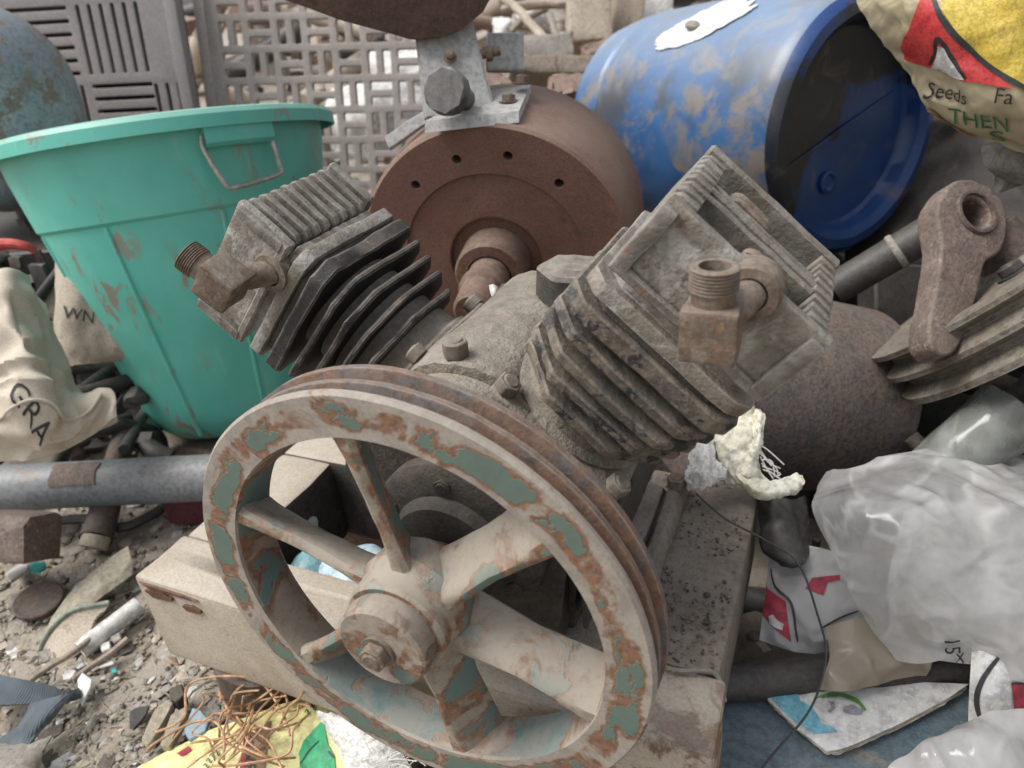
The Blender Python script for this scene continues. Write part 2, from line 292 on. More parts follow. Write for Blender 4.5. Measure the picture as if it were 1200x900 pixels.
# ------------------------------------------------------------------ mesh helpers
def finish(bm, ang=.55, smooth=True):
    bmesh.ops.remove_doubles(bm, verts=bm.verts[:], dist=1e-5)
    bmesh.ops.recalc_face_normals(bm, faces=bm.faces[:])
    for f in bm.faces: f.smooth = smooth
    for e in bm.edges:
        if len(e.link_faces) == 2 and e.calc_face_angle(0) > ang: e.smooth = False
def tag(o, label=None, cat=None, group=None, kind=None):
    if label: o['label'] = label
    if cat: o['category'] = cat
    if group: o['group'] = group
    if kind: o['kind'] = kind
    return o
def wloc(o):
    p = V((0, 0, 0))
    while o: p += o.location; o = o.parent
    return p
def ob(name, bm, mat, parent=None, label=None, cat=None, group=None, kind=None, origin=None, ang=.55, smooth=True):
    """one mesh object out of world-space geometry; children keep their thing's origin"""
    if isinstance(bm, bmesh.types.BMesh):
        finish(bm, ang, smooth)
        if parent: org = wloc(parent)
        elif origin is not None: org = V(origin)
        else:
            xs = [v.co for v in bm.verts]; org = V((sum(v.x for v in xs) / len(xs), sum(v.y for v in xs) / len(xs), min(v.z for v in xs)))
        bmesh.ops.translate(bm, verts=bm.verts[:], vec=-org)
        me = bpy.data.meshes.new(name); bm.to_mesh(me); bm.free()
    else: me = bm; org = wloc(parent) if parent else V(origin or (0, 0, 0))
    if mat is not None:
        for mm in (mat if isinstance(mat, (list, tuple)) else [mat]): me.materials.append(MAT[mm])
    o = bpy.data.objects.new(name, me); COL.objects.link(o)
    if parent: o.parent = parent
    else: o.location = org
    return tag(o, label, cat, group, kind)
def thing(name, loc, label, cat, group=None):
    o = bpy.data.objects.new(name, None); COL.objects.link(o); o.location = loc; o.empty_display_size = .05
    return tag(o, label, cat, group)
def frame(z, x=None):
    z = V(z).normalized(); x = V(x) if x is not None else (V((0, 0, 1)) if abs(z.z) < .9 else V((1, 0, 0)))
    x = (x - z * x.dot(z)).normalized(); return x, z.cross(x), z
def lathe(bm, prof, c, axis, seg=48, xdir=None, a0=0, a1=2 * pi, closed=True, cap=False, wob=0):
    """prof: list of (radius, height along axis)"""
    x, y, z = frame(axis, xdir); c = V(c); rings = []
    full = abs(a1 - a0 - 2 * pi) < 1e-6; n = seg if full else seg + 1
    for r, h in prof:
        ring = []
        for i in range(n):
            a = a0 + (a1 - a0) * i / seg; d = x * cos(a) + y * sin(a)
            rr = r + (wob * fbm(c + d * r + z * h, 14) if wob else 0)
            ring.append(bm.verts.new(c + d * rr + z * h))
        rings.append(ring)
    k = len(rings)
    for j in range(k if closed else k - 1):
        A, B = rings[j], rings[(j + 1) % k]
        for i in range(n if full else n - 1):
            i2 = (i + 1) % n
            bm.faces.new((A[i], A[i2], B[i2], B[i]))
    if cap and not closed:
        bm.faces.new(rings[0][::-1]); bm.faces.new(rings[-1])
    return bm
def cyl(bm, p0, p1, r0, r1=None, seg=24, bev=0.0, wob=0):
    p0, p1 = V(p0), V(p1); L = (p1 - p0).length; r1 = r0 if r1 is None else r1
    pr = [(r0 - bev, 0), (r0, bev), (r1, L - bev), (r1 - bev, L)] if bev else [(r0, 0), (r1, L)]
    return lathe(bm, pr, p0, p1 - p0, seg, closed=False, cap=True, wob=wob)
def pipe(bm, p0, p1, ro, ri, seg=32, wob=0):
    p0, p1 = V(p0), V(p1); L = (p1 - p0).length; n = 8
    pr = [(ro, L * i / n) for i in range(n + 1)] + [(ri, L), (ri, 0)]
    return lathe(bm, pr, p0, p1 - p0, seg, wob=wob)
def box(bm, c, s, ax=None, bev=0.0, seg=1, cuts=0, amp=0, sc=30):
    """box centred at c, full sizes s, axes ax=(x,y,z)"""
    b2 = bmesh.new(); bmesh.ops.create_cube(b2, size=1)
    for v in b2.verts: v.co = V((v.co.x * s[0], v.co.y * s[1], v.co.z * s[2]))
    if bev: bmesh.ops.bevel(b2, geom=b2.edges[:], offset=bev, segments=seg, affect='EDGES', profile=.6)
    if cuts: bmesh.ops.subdivide_edges(b2, edges=b2.edges[:], cuts=cuts, use_grid_fill=True)
    x, y, z = ax or (V((1, 0, 0)), V((0, 1, 0)), V((0, 0, 1)))
    for v in b2.verts:
        q = V(c) + x * v.co.x + y * v.co.y + z * v.co.z
        if amp: q += V((nz(q, sc, 1), nz(q, sc, 2), nz(q, sc, 3))) * amp
        v.co = q
    join(bm, b2); return bm
def join(bm, b2):
    mp = {v: bm.verts.new(v.co) for v in b2.verts}
    for f in b2.faces:
        try: nf = bm.faces.new([mp[v] for v in f.verts]); nf.material_index = f.material_index
        except ValueError: pass
    b2.free()
def prism(bm, poly, o, ax, ay, an, t0, t1, bev=0.0, sub=0, amp=0, sc=40, seg=1):
    b2 = bmesh.new(); o, ax, ay, an = V(o), V(ax), V(ay), V(an)
    A = [b2.verts.new(o + ax * p[0] + ay * p[1] + an * t0) for p in poly]; B = [b2.verts.new(o + ax * p[0] + ay * p[1] + an * t1) for p in poly]
    n = len(poly); b2.faces.new(A[::-1]); b2.faces.new(B)
    for i in range(n): b2.faces.new((A[i], A[(i + 1) % n], B[(i + 1) % n], B[i]))
    if bev: bmesh.ops.bevel(b2, geom=b2.edges[:], offset=bev, segments=seg, affect='EDGES', profile=.6)
    if sub:
        for k in range(3):
            es = [e for e in b2.edges if e.calc_length() > sub]
            if not es: break
            bmesh.ops.subdivide_edges(b2, edges=es, cuts=1, use_grid_fill=True)
        bmesh.ops.triangulate(b2, faces=[f for f in b2.faces if len(f.verts) > 4])
    if amp:
        for v in b2.verts: v.co += V((nz(v.co, sc, 1), nz(v.co, sc, 2), nz(v.co, sc, 3))) * amp
    join(bm, b2); return bm
def spline(pts, n=8, closed=False):
    P = [V(p) for p in pts]; out = []; N = len(P)
    for i in range(N if closed else N - 1):
        if closed: p0, p1, p2, p3 = P[i - 1], P[i], P[(i + 1) % N], P[(i + 2) % N]
        else: p0, p1, p2, p3 = P[max(i - 1, 0)], P[i], P[i + 1], P[min(i + 2, N - 1)]
        for k in range(n):
            t = k / n; out.append(.5 * ((2 * p1) + (p2 - p0) * t + (2 * p0 - 5 * p1 + 4 * p2 - p3) * t * t + (3 * p1 - p0 - 3 * p2 + p3) * t ** 3))
    if not closed: out.append(P[-1])
    return out
def tube(bm, pts, r, seg=8, n=8, closed=False, raw=False):
    Q = [V(p) for p in pts] if raw else spline(pts, n, closed); rings = []; N = len(Q); x = None
    for i, p in enumerate(Q):
        t = (Q[(i + 1) % N] - Q[i - 1]) if closed else (Q[min(i + 1, N - 1)] - Q[max(i - 1, 0)])
        if t.length < 1e-9: t = V((0, 0, 1))
        t.normalize()
        if x is None: x = frame(t)[0]
        x = (x - t * x.dot(t)); x = x.normalized() if x.length > 1e-6 else frame(t)[0]
        y = t.cross(x); rr = r(i / max(1, N - 1)) if callable(r) else r
        rings.append([bm.verts.new(p + (x * cos(2 * pi * k / seg) + y * sin(2 * pi * k / seg)) * rr) for k in range(seg)])
    for i in range(N if closed else N - 1):
        A, B = rings[i], rings[(i + 1) % N]
        for k in range(seg): bm.faces.new((A[k], A[(k + 1) % seg], B[(k + 1) % seg], B[k]))
    if not closed: bm.faces.new(rings[0][::-1]); bm.faces.new(rings[-1])
    return bm
def hexbolt(bm, p, axis, r, h, wr=None, ro=0.0):
    x, y, z = frame(axis); p = V(p)
    if wr: lathe(bm, [(wr, 0), (wr, h * .22)], p, z, 20, closed=False, cap=True)
    prism(bm, [(r * cos(a + ro), r * sin(a + ro)) for a in [i * pi / 3 for i in range(6)]], p, x, y, z, h * .2 if wr else 0, h, r * .09)
    lathe(bm, [(r * .78, h * .9), (r * .55, h * 1.12)], p, z, 16, closed=False, cap=True)
    return bm
def boolean(o, cutters):
    """cut holes through a mesh object, keep the result as its mesh"""
    tmp = []
    for b in cutters:
        finish(b); me = bpy.data.meshes.new('cut'); b.to_mesh(me); b.free()
        c = bpy.data.objects.new('cut', me); COL.objects.link(c); tmp.append(c)
        md = o.modifiers.new('cut', 'BOOLEAN'); md.object = c; md.operation = 'DIFFERENCE'; md.solver = 'EXACT'
    bpy.context.view_layer.update(); dg = bpy.context.evaluated_depsgraph_get()
    me = bpy.data.meshes.new_from_object(o.evaluated_get(dg)); o.modifiers.clear(); o.data = me
    for c in tmp: bpy.data.objects.remove(c)
class Sheet:
    """smooth surface through a grid of control points, creased by ridged noise; s(u,v) gives a point on it"""
    def __init__(s, grid, crumple=.0, sc=12, seed=0, ridge=.5, fine=0):
        s.g = [[V(p) for p in row] for row in grid]; s.c, s.sc, s.seed, s.ridge, s.fine = crumple, sc, seed, ridge, fine
        s.sg = 1; n = s.nrm(.5, .5); s.sg = 1 if n.dot(s.base(.5, .5) - CAM) < 0 else -1
    def _cr(s, P, t):
        n = len(P) - 1; x = min(max(t, 0), 1) * n; i = min(int(x), n - 1); f = x - i
        p0, p1, p2, p3 = P[max(i - 1, 0)], P[i], P[i + 1], P[min(i + 2, n)]
        return .5 * ((2 * p1) + (p2 - p0) * f + (2 * p0 - 5 * p1 + 4 * p2 - p3) * f * f + (3 * p1 - p0 - 3 * p2 + p3) * f ** 3)
    def base(s, u, v): return s._cr([s._cr(r, u) for r in s.g], v)
    def nrm(s, u, v):
        e = .01; a = s.base(min(u + e, 1), v) - s.base(max(u - e, 0), v); b = s.base(u, min(v + e, 1)) - s.base(u, max(v - e, 0))
        n = a.cross(b); n = n.normalized() if n.length > 1e-12 else -FW
        return n * s.sg
    def __call__(s, u, v, off=0):
        p = s.base(u, v); n = s.nrm(u, v); d = 0
        if s.c:
            a = nz(p, s.sc, s.seed); b = nz(p, s.sc * 2.1, s.seed + 1); w = p + V((a, b, nz(p, s.sc, s.seed + 4))) * (.35 / s.sc)
            r1 = 1 - 2 * abs(nz(w, s.sc * .9, s.seed + 2)); r2 = 1 - 2 * abs(nz(w, s.sc * 2.4, s.seed + 3))
            d = s.c * ((1 - s.ridge) * a + s.ridge * (.7 * r1 + .4 * r2 - .5)) + s.fine * nz(p, s.sc * 6, s.seed + 9)
        return p + n * (d + off)
    def mesh(s, nu=40, nv=40, th=0.0, edge=0.0, back=None):
        """back: closed bulging body, the second skin meets the first at the border; th: thickness of a sheet; edge: ragged outline"""
        bm = bmesh.new(); A = []; UV = {}
        jit = lambda q, k: edge * (1 + 1.6 * nz((q * 7, s.seed + k * 3.3, k), 1.7) + .8 * nz((q * 25, s.seed, k), 1.9))
        for j in range(nv + 1):
            row = []
            for i in range(nu + 1):
                u, v = i / nu, j / nv
                if edge:
                    a0, a1, b0, b1 = jit(v, 1), jit(v, 2), jit(u, 3), jit(u, 4)
                    u, v = a0 + u * (1 - a0 - a1), b0 + v * (1 - b0 - b1); u = min(max(u, 0), 1); v = min(max(v, 0), 1)
                UV[i, j] = (u, v); row.append(bm.verts.new(s(u, v)))
            A.append(row)
        for j in range(nv):
            for i in range(nu): bm.faces.new((A[j][i], A[j][i + 1], A[j + 1][i + 1], A[j + 1][i]))
        if back is not None or th:
            B = []
            for j in range(nv + 1):
                row = []
                for i in range(nu + 1):
                    u, v = UV[i, j]
                    if back is not None:
                        if i in (0, nu) or j in (0, nv): row.append(A[j][i]); continue
                        w = (16 * u * (1 - u) * v * (1 - v)) ** .5; row.append(bm.verts.new(s.base(u, v) - s.nrm(u, v) * (back * w + .002)))
                    else: row.append(bm.verts.new(A[j][i].co - s.nrm(u, v) * th))
                B.append(row)
            for j in range(nv):
                for i in range(nu): bm.faces.new((B[j][i], B[j + 1][i], B[j + 1][i + 1], B[j][i + 1]))
            if back is None:
                ring = [(i, 0) for i in range(nu)] + [(nu, j) for j in range(nv)] + [(i, nv) for i in range(nu, 0, -1)] + [(0, j) for j in range(nv, 0, -1)]
                for k in range(len(ring)):
                    (i, j), (i2, j2) = ring[k], ring[(k + 1) % len(ring)]; bm.faces.new((A[j][i], B[j][i], B[j2][i2], A[j2][i2]))
        return bm
def proj(p):
    q = V(p) - CAM; d = q.dot(FW); return 600 + FPX * q.dot(RX) / d, 450 + FPX * q.dot(DN) / d
def to_uv(sh, px, py, start=None):
    if start is None:
        best = None
        for j in range(13):
            for i in range(13):
                x, y = proj(sh.base(i / 12, j / 12)); e = (x - px) ** 2 + (y - py) ** 2
                if best is None or e < best[0]: best = (e, i / 12, j / 12)
        u, v = best[1:]
    else: u, v = start
    for k in range(6):
        x, y = proj(sh.base(u, v)); e = .004 if u < .99 else -.004; g = .004 if v < .99 else -.004
        xu, yu = proj(sh.base(u + e, v)); xv, yv = proj(sh.base(u, v + g))
        a, b, c, d = (xu - x) / e, (xv - x) / g, (yu - y) / e, (yv - y) / g; det = a * d - b * c
        if abs(det) < 1e-6: break
        du, dv = (d * (px - x) - b * (py - y)) / det, (-c * (px - x) + a * (py - y)) / det
        u += max(-.2, min(.2, du)); v += max(-.2, min(.2, dv)); u = min(max(u, 0), 1); v = min(max(v, 0), 1)
        if du * du + dv * dv < 1e-9: break
    return u, v
def lay(sh, bm, off=.0012):
    """lay a flat print, drawn in photo positions, on a sheet"""
    st = None
    for v in bm.verts:
        st = to_uv(sh, v.co.x, v.co.y, st); q = proj(sh.base(*st))
        if abs(q[0] - v.co.x) + abs(q[1] - v.co.y) > 3: st = to_uv(sh, v.co.x, v.co.y)
        v.co = sh(st[0], st[1], off)
    return bm
def print_poly(sh, polys, off=.0012, res=7):
    bm = bmesh.new()
    for poly in polys:
        b2 = bmesh.new(); b2.faces.new([b2.verts.new((p[0], p[1], 0)) for p in poly]); bmesh.ops.triangulate(b2, faces=b2.faces[:])
        for k in range(7):
            es = [e for e in b2.edges if e.calc_length() > res]
            if not es: break
            bmesh.ops.subdivide_edges(b2, edges=es, cuts=1); bmesh.ops.triangulate(b2, faces=[f for f in b2.faces if len(f.verts) > 3])
        join(bm, b2)
    return lay(sh, bm, off)
def stroke(pts, w):
    """outline of a brush stroke along points"""
    Q = spline([V((p[0], p[1], 0)) for p in pts], 5); L, R = [], []
    for i, q in enumerate(Q):
        t = (Q[min(i + 1, len(Q) - 1)] - Q[max(i - 1, 0)]).normalized(); n = V((-t.y, t.x, 0)); f = w * (.55 + .45 * sin(pi * (i + .5) / len(Q)))
        L.append(q + n * f / 2); R.append(q - n * f / 2)
    return [[L[i], L[i + 1], R[i + 1], R[i]] for i in range(len(Q) - 1)]
def print_text(sh, s, o, ex, ey, shear=0.0, off=.0014):
    bm = text_mesh(s, shear)
    bmesh.ops.triangulate(bm, faces=bm.faces[:])
    for v in bm.verts: v.co = V((o[0] + ex[0] * v.co.x + ey[0] * v.co.y, o[1] + ex[1] * v.co.x + ey[1] * v.co.y, 0))
    for k in range(4):
        es = [e for e in bm.edges if e.calc_length() > 7]
        if not es: break
        bmesh.ops.subdivide_edges(bm, edges=es, cuts=1); bmesh.ops.triangulate(bm, faces=[f for f in bm.faces if len(f.verts) > 3])
    return lay(sh, bm, off)
def ggrid(rows): return [[G(*p) for p in r] for r in rows]
def pgrid(rows): return [[U(*p) for p in r] for r in rows]
def decal(sheet, polys, off=.0012, res=.02):
    """flat print laid on a sheet: polygons in (u,v)"""
    bm = bmesh.new()
    for poly in polys:
        b2 = bmesh.new(); vs = [b2.verts.new((p[0], p[1], 0)) for p in poly]
        try: b2.faces.new(vs)
        except ValueError: b2.free(); continue
        bmesh.ops.triangulate(b2, faces=b2.faces[:])
        for k in range(7):
            es = [e for e in b2.edges if e.calc_length() > res]
            if not es: break
            bmesh.ops.subdivide_edges(b2, edges=es, cuts=1)
            bmesh.ops.triangulate(b2, faces=[f for f in b2.faces if len(f.verts) > 3])
        for v in b2.verts: v.co = sheet(v.co.x, v.co.y, off)
        join(bm, b2)
    return bm
def curve_mesh(polys, ext=0.0, bev=0.0):
    """filled 2D outline with holes -> mesh (local xy)"""
    cu = bpy.data.curves.new('c', 'CURVE'); cu.dimensions = '2D'; cu.fill_mode = 'BOTH'; cu.extrude = ext; cu.bevel_depth = bev
    for p in polys:
        sp = cu.splines.new('POLY'); sp.points.add(len(p) - 1)
        for k, q in enumerate(p): sp.points[k].co = (q[0], q[1], 0, 1)
        sp.use_cyclic_u = True
    o = bpy.data.objects.new('c', cu); COL.objects.link(o); bpy.context.view_layer.update()
    me = bpy.data.meshes.new_from_object(o.evaluated_get(bpy.context.evaluated_depsgraph_get())); bpy.data.objects.remove(o)
    bm = bmesh.new(); bm.from_mesh(me); bpy.data.meshes.remove(me); return bm
def text_mesh(s, shear=0.0):
    cu = bpy.data.curves.new('t', 'FONT'); cu.body = s; cu.size = 1; cu.shear = shear; cu.resolution_u = 3
    o = bpy.data.objects.new('t', cu); COL.objects.link(o); bpy.context.view_layer.update()
    me = bpy.data.meshes.new_from_object(o.evaluated_get(bpy.context.evaluated_depsgraph_get())); bpy.data.objects.remove(o)
    bm = bmesh.new(); bm.from_mesh(me); bpy.data.meshes.remove(me); return bm
def text_on(sheet, s, o, du, dv, shear=0.0, off=.0014, bold=0):
    """lay text on a sheet: o = (u,v) of the baseline start, du / dv = (u,v) steps for one em along / up"""
    bm = text_mesh(s, shear)
    for k in range(2):
        es = [e for e in bm.edges if e.calc_length() > .25]
        if es: bmesh.ops.subdivide_edges(bm, edges=es, cuts=1); bmesh.ops.triangulate(bm, faces=[f for f in bm.faces if len(f.verts) > 3])
    for v in bm.verts:
        x, y = v.co.x, v.co.y
        v.co = sheet(o[0] + du[0] * x + dv[0] * y, o[1] + du[1] * x + dv[1] * y, off)
    return bm

# ================================================================== THE GROUND
def gh(x, y):
    """height of the ground: trodden flat in front, rising to a heap behind"""
    h = .012 * fbm((x, y, 0), 4) + .006 * fbm((x, y, 3), 17)
    d = max(0, y - 1.15); h += .10 * min(1, d / .8)
    h += .035 * max(0, min(1, (x + .55) / .4)) * max(0, min(1, (y + .3) / .3)) * 0
    far = max(0, y - 2.0); h += min(.45, far * .10) * (1 + .5 * fbm((x, y, 9), .8))
    return h
def ground():
    def axis(lo, hi, dl, dh, n0, far): 
        a = [lo - far * (k / 14) ** 2.2 for k in range(14, 0, -1)]; b = [lo + (hi - lo) * k / n0 for k in range(n0 + 1)]; c = [hi + far * (k / 14) ** 2.2 for k in range(1, 15)]
        return a + b + c
    xs = axis(-1.6, 1.2, 0, 0, 190, 90); ys = axis(-.6, 2.2, 0, 0, 190, 120)
    bm = bmesh.new(); R = [[bm.verts.new((x, y, gh(x, y) + (.01 * fbm((x, y, 1), 40) if -1.6 < x < 1.2 and -.6 < y < 2.2 else 0))) for x in xs] for y in ys]
    for j in range(len(ys) - 1):
        for i in range(len(xs) - 1): bm.faces.new((R[j][i], R[j][i + 1], R[j + 1][i + 1], R[j + 1][i]))
    ob('ground', bm, 'dirt', kind='structure', origin=(0, 0, 0), ang=3)
ground()

# ================================================================== THE COMPRESSOR
O = V((0, 0, Z0)); X, Y, Z = V((1, 0, 0)), V((0, 1, 0)), V((0, 0, 1))
ZT = -.132                                                        # top of the base frame, from the crank centre
comp = thing('air_compressor', (-.09, .2, .088), 'rusty two-cylinder air compressor with large spoked belt wheel on steel base', 'compressor')
# ---- base frame
RH = .12
def rail(name, x0, x1, y0, y1, z1, h, mat, amp=.0022, inner=None):
    bm = bmesh.new(); box(bm, O + V(((x0 + x1) / 2, (y0 + y1) / 2, z1 - h / 2)), (x1 - x0, y1 - y0, h), None, .005, 2, 3, amp, 16)
    finish(bm)
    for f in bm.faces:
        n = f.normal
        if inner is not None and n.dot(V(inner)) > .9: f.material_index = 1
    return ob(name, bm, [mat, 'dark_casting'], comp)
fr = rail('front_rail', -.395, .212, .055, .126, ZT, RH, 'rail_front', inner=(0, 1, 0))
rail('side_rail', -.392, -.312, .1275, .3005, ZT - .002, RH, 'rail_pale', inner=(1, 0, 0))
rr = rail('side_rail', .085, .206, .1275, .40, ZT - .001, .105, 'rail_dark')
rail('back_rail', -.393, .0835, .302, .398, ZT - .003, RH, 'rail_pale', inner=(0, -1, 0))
rail('cross_rail', -.125, .0835, .1275, .3005, ZT - .004, .06, 'dark_casting')
b1 = bmesh.new(); cyl(b1, O + V((-.285, .098, ZT - .03)), O + V((-.285, .098, ZT + .03)), .011)
b2 = bmesh.new(); box(b2, O + V((-.225, .098, ZT)), (.05, .018, .05))
b3 = bmesh.new(); cyl(b3, O + V((-.24, .098, ZT - .03)), O + V((-.24, .098, ZT + .03)), .007)
for cobj in (b1, b2, b3):
    bmesh.ops.translate(cobj, verts=cobj.verts[:], vec=-comp.location)
b2.free()
# cutters are placed in the parent's space, so move the rail there while cutting
fr.parent = None; boolean(fr, [b1, b3]); fr.parent = comp
# hole in the side rail's inner face: pale disc stands for light coming through
bm = bmesh.new(); cyl(bm, O + V((-.3125, .238, ZT - .055)), O + V((-.309, .238, ZT - .055)), .0105, bev=.001); ob('hole_light_disc', bm, 'white_plastic', comp)
# rust-lipped seam on the front rail corner
for (x, z, w, h) in ((-.362, -.016, .040, .011), (-.318, -.022, .026, .009), (-.345, -.006, .085, .004)):
    bm = bmesh.new(); prism(bm, [(x + w / 2 * cos(a) * (1 + .3 * nz((a, w, 1), 2)), z + ZT + .12 * (x + .362) * 0 + h / 2 * sin(a) * (1 + .5 * nz((a, w, 3), 2))) for a in [2 * pi * k / 18 for k in range(18)]], O + Y * .055, X, Z, -Y, -.003, .0022, .0006, 0, .0012, 90); ob('rust_scab', bm, 'rust_flake', comp)
# dirt and grit lying on the dark side rail
bm = bmesh.new()
for k in range(900):
    x, y = random.uniform(.10, .2), random.uniform(.13, .395)
    if nz((x, y, 0), 18) < -.15: continue
    s = random.uniform(.0005, .0018) * (2.2 if random.random() < .03 else 1)
    b2 = bmesh.new(); bmesh.ops.create_icosphere(b2, subdivisions=1, radius=s)
    for v in b2.verts: v.co = O + V((x, y, ZT)) + V((v.co.x * random.uniform(.8, 1.4), v.co.y * random.uniform(.8, 1.4), v.co.z * .7 + s * .25))
    mi = 1 if random.random() < .4 else 0
    for f in b2.faces: f.material_index = mi
    join(bm, b2)
ob('grit', bm, ['rail_dark', 'dark_casting'], comp, kind='stuff')

# ---- crankcase
def ccprof(k):                                                     # k = size factor
    pts = []
    R = [(-.083, ZT + .018), (-.090, -.02), (-.118, .035), (-.120, .048), (-.046, .122)]
    L = [(p[0] * k, p[1] if p[1] < 0 else p[1] * k) for p in R]
    top = [(.046 * k * cos(a), .122 * k + .022 * sin(a)) for a in [pi - pi * i / 8 for i in range(1, 8)]]
    return L + top + [(-p[0], p[1]) for p in L[::-1]]
bm = bmesh.new()
prism(bm, ccprof(1.0), O, X, Z, Y, .115, .315, .006, .02, .0022, 22, 2)
prism(bm, ccprof(.93), O, X, Z, Y, .095, .335, .004, .03, .0012, 22)
prism(bm, [(-.112, ZT + .001), (.112, ZT + .001), (.112, ZT + .018), (.09, ZT + .026), (-.09, ZT + .026), (-.112, ZT + .018)], O, X, Z, Y, .10, .345, .003, .03, .002, 22)
finish(bm)
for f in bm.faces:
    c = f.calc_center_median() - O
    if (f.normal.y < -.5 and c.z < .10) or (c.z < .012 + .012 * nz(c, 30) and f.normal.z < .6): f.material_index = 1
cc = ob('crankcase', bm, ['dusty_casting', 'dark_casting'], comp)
bm = bmesh.new(); lathe(bm, [(.0, .0), (.072, .0), (.074, .003), (.074, .016), (.066, .022), (.05, .024), (.045, .034), (.036, .036), (.0, .036)], O + Y * .097, -Y, 56, closed=False)
bc = ob('bearing_cover', bm, 'dark_casting', comp)
for k in range(6):
    a = radians(30 + 60 * k); bm = bmesh.new(); hexbolt(bm, O + Y * .079 + (X * cos(a) + Z * sin(a)) * .059, -Y, .0075, .007); ob('bolt', bm, 'dark_casting', bc)
bm = bmesh.new(); cyl(bm, O + Y * .07, O + Y * .0, .0165, bev=.001); ob('crank_shaft', bm, 'dark_steel', comp)
# round belly cover on the right flank with bolts and side ribs
for yy in (.14, .19, .24, .29):
    bm = bmesh.new(); prism(bm, [(.082, ZT + .02), (.092, ZT + .02), (.112, .03), (.096, .03)], O, X, Z, Y, yy - .005, yy + .005, .0015, .02, .0015, 30); ob('side_rib', bm, 'dark_casting', comp)
bm = bmesh.new(); prism(bm, [(.10, .14), (.335, .14), (.335, -.14), (.10, -.14)], O + V((.0965, 0, -.035)), Y, Z * .35, X, 0, .004, .001, .03, .001, 20); ob('side_plate', bm, 'dark_casting', comp)
# foot ridge and drain plug on the base beside the crankcase
bm = bmesh.new(); prism(bm, [(.113, 0), (.134, 0), (.130, .018), (.121, .022), (.113, .02)], O + Z * ZT, X, Z, Y, .20, .372, .004, .02, .002, 30); ob('foot_ridge', bm, 'rail_dark', comp)
bm = bmesh.new(); hexbolt(bm, O + V((.122, .348, ZT + .02)), Z, .011, .012, None); ob('drain_plug', bm, 'rust_fitting', comp)
# breather plug on the crown and small hexagon nuts
bm = bmesh.new(); hexbolt(bm, O + V((.043, .262, .139)), V((.1, 0, 1)), .034, .030, None, .3); lathe(bm, [(.02, -.02), (.02, .002)], O + V((.043, .262, .139)), Z, 20, closed=False, cap=True); ob('breather_plug', bm, 'plug_dark', comp)
for (x, y, z, r) in ((-.004, .128, .143, .0105),):
    bm = bmesh.new(); hexbolt(bm, O + V((x, y, z)), Z, r, .013, None, .2); ob('crown_nut', bm, 'bolt_metal', comp)

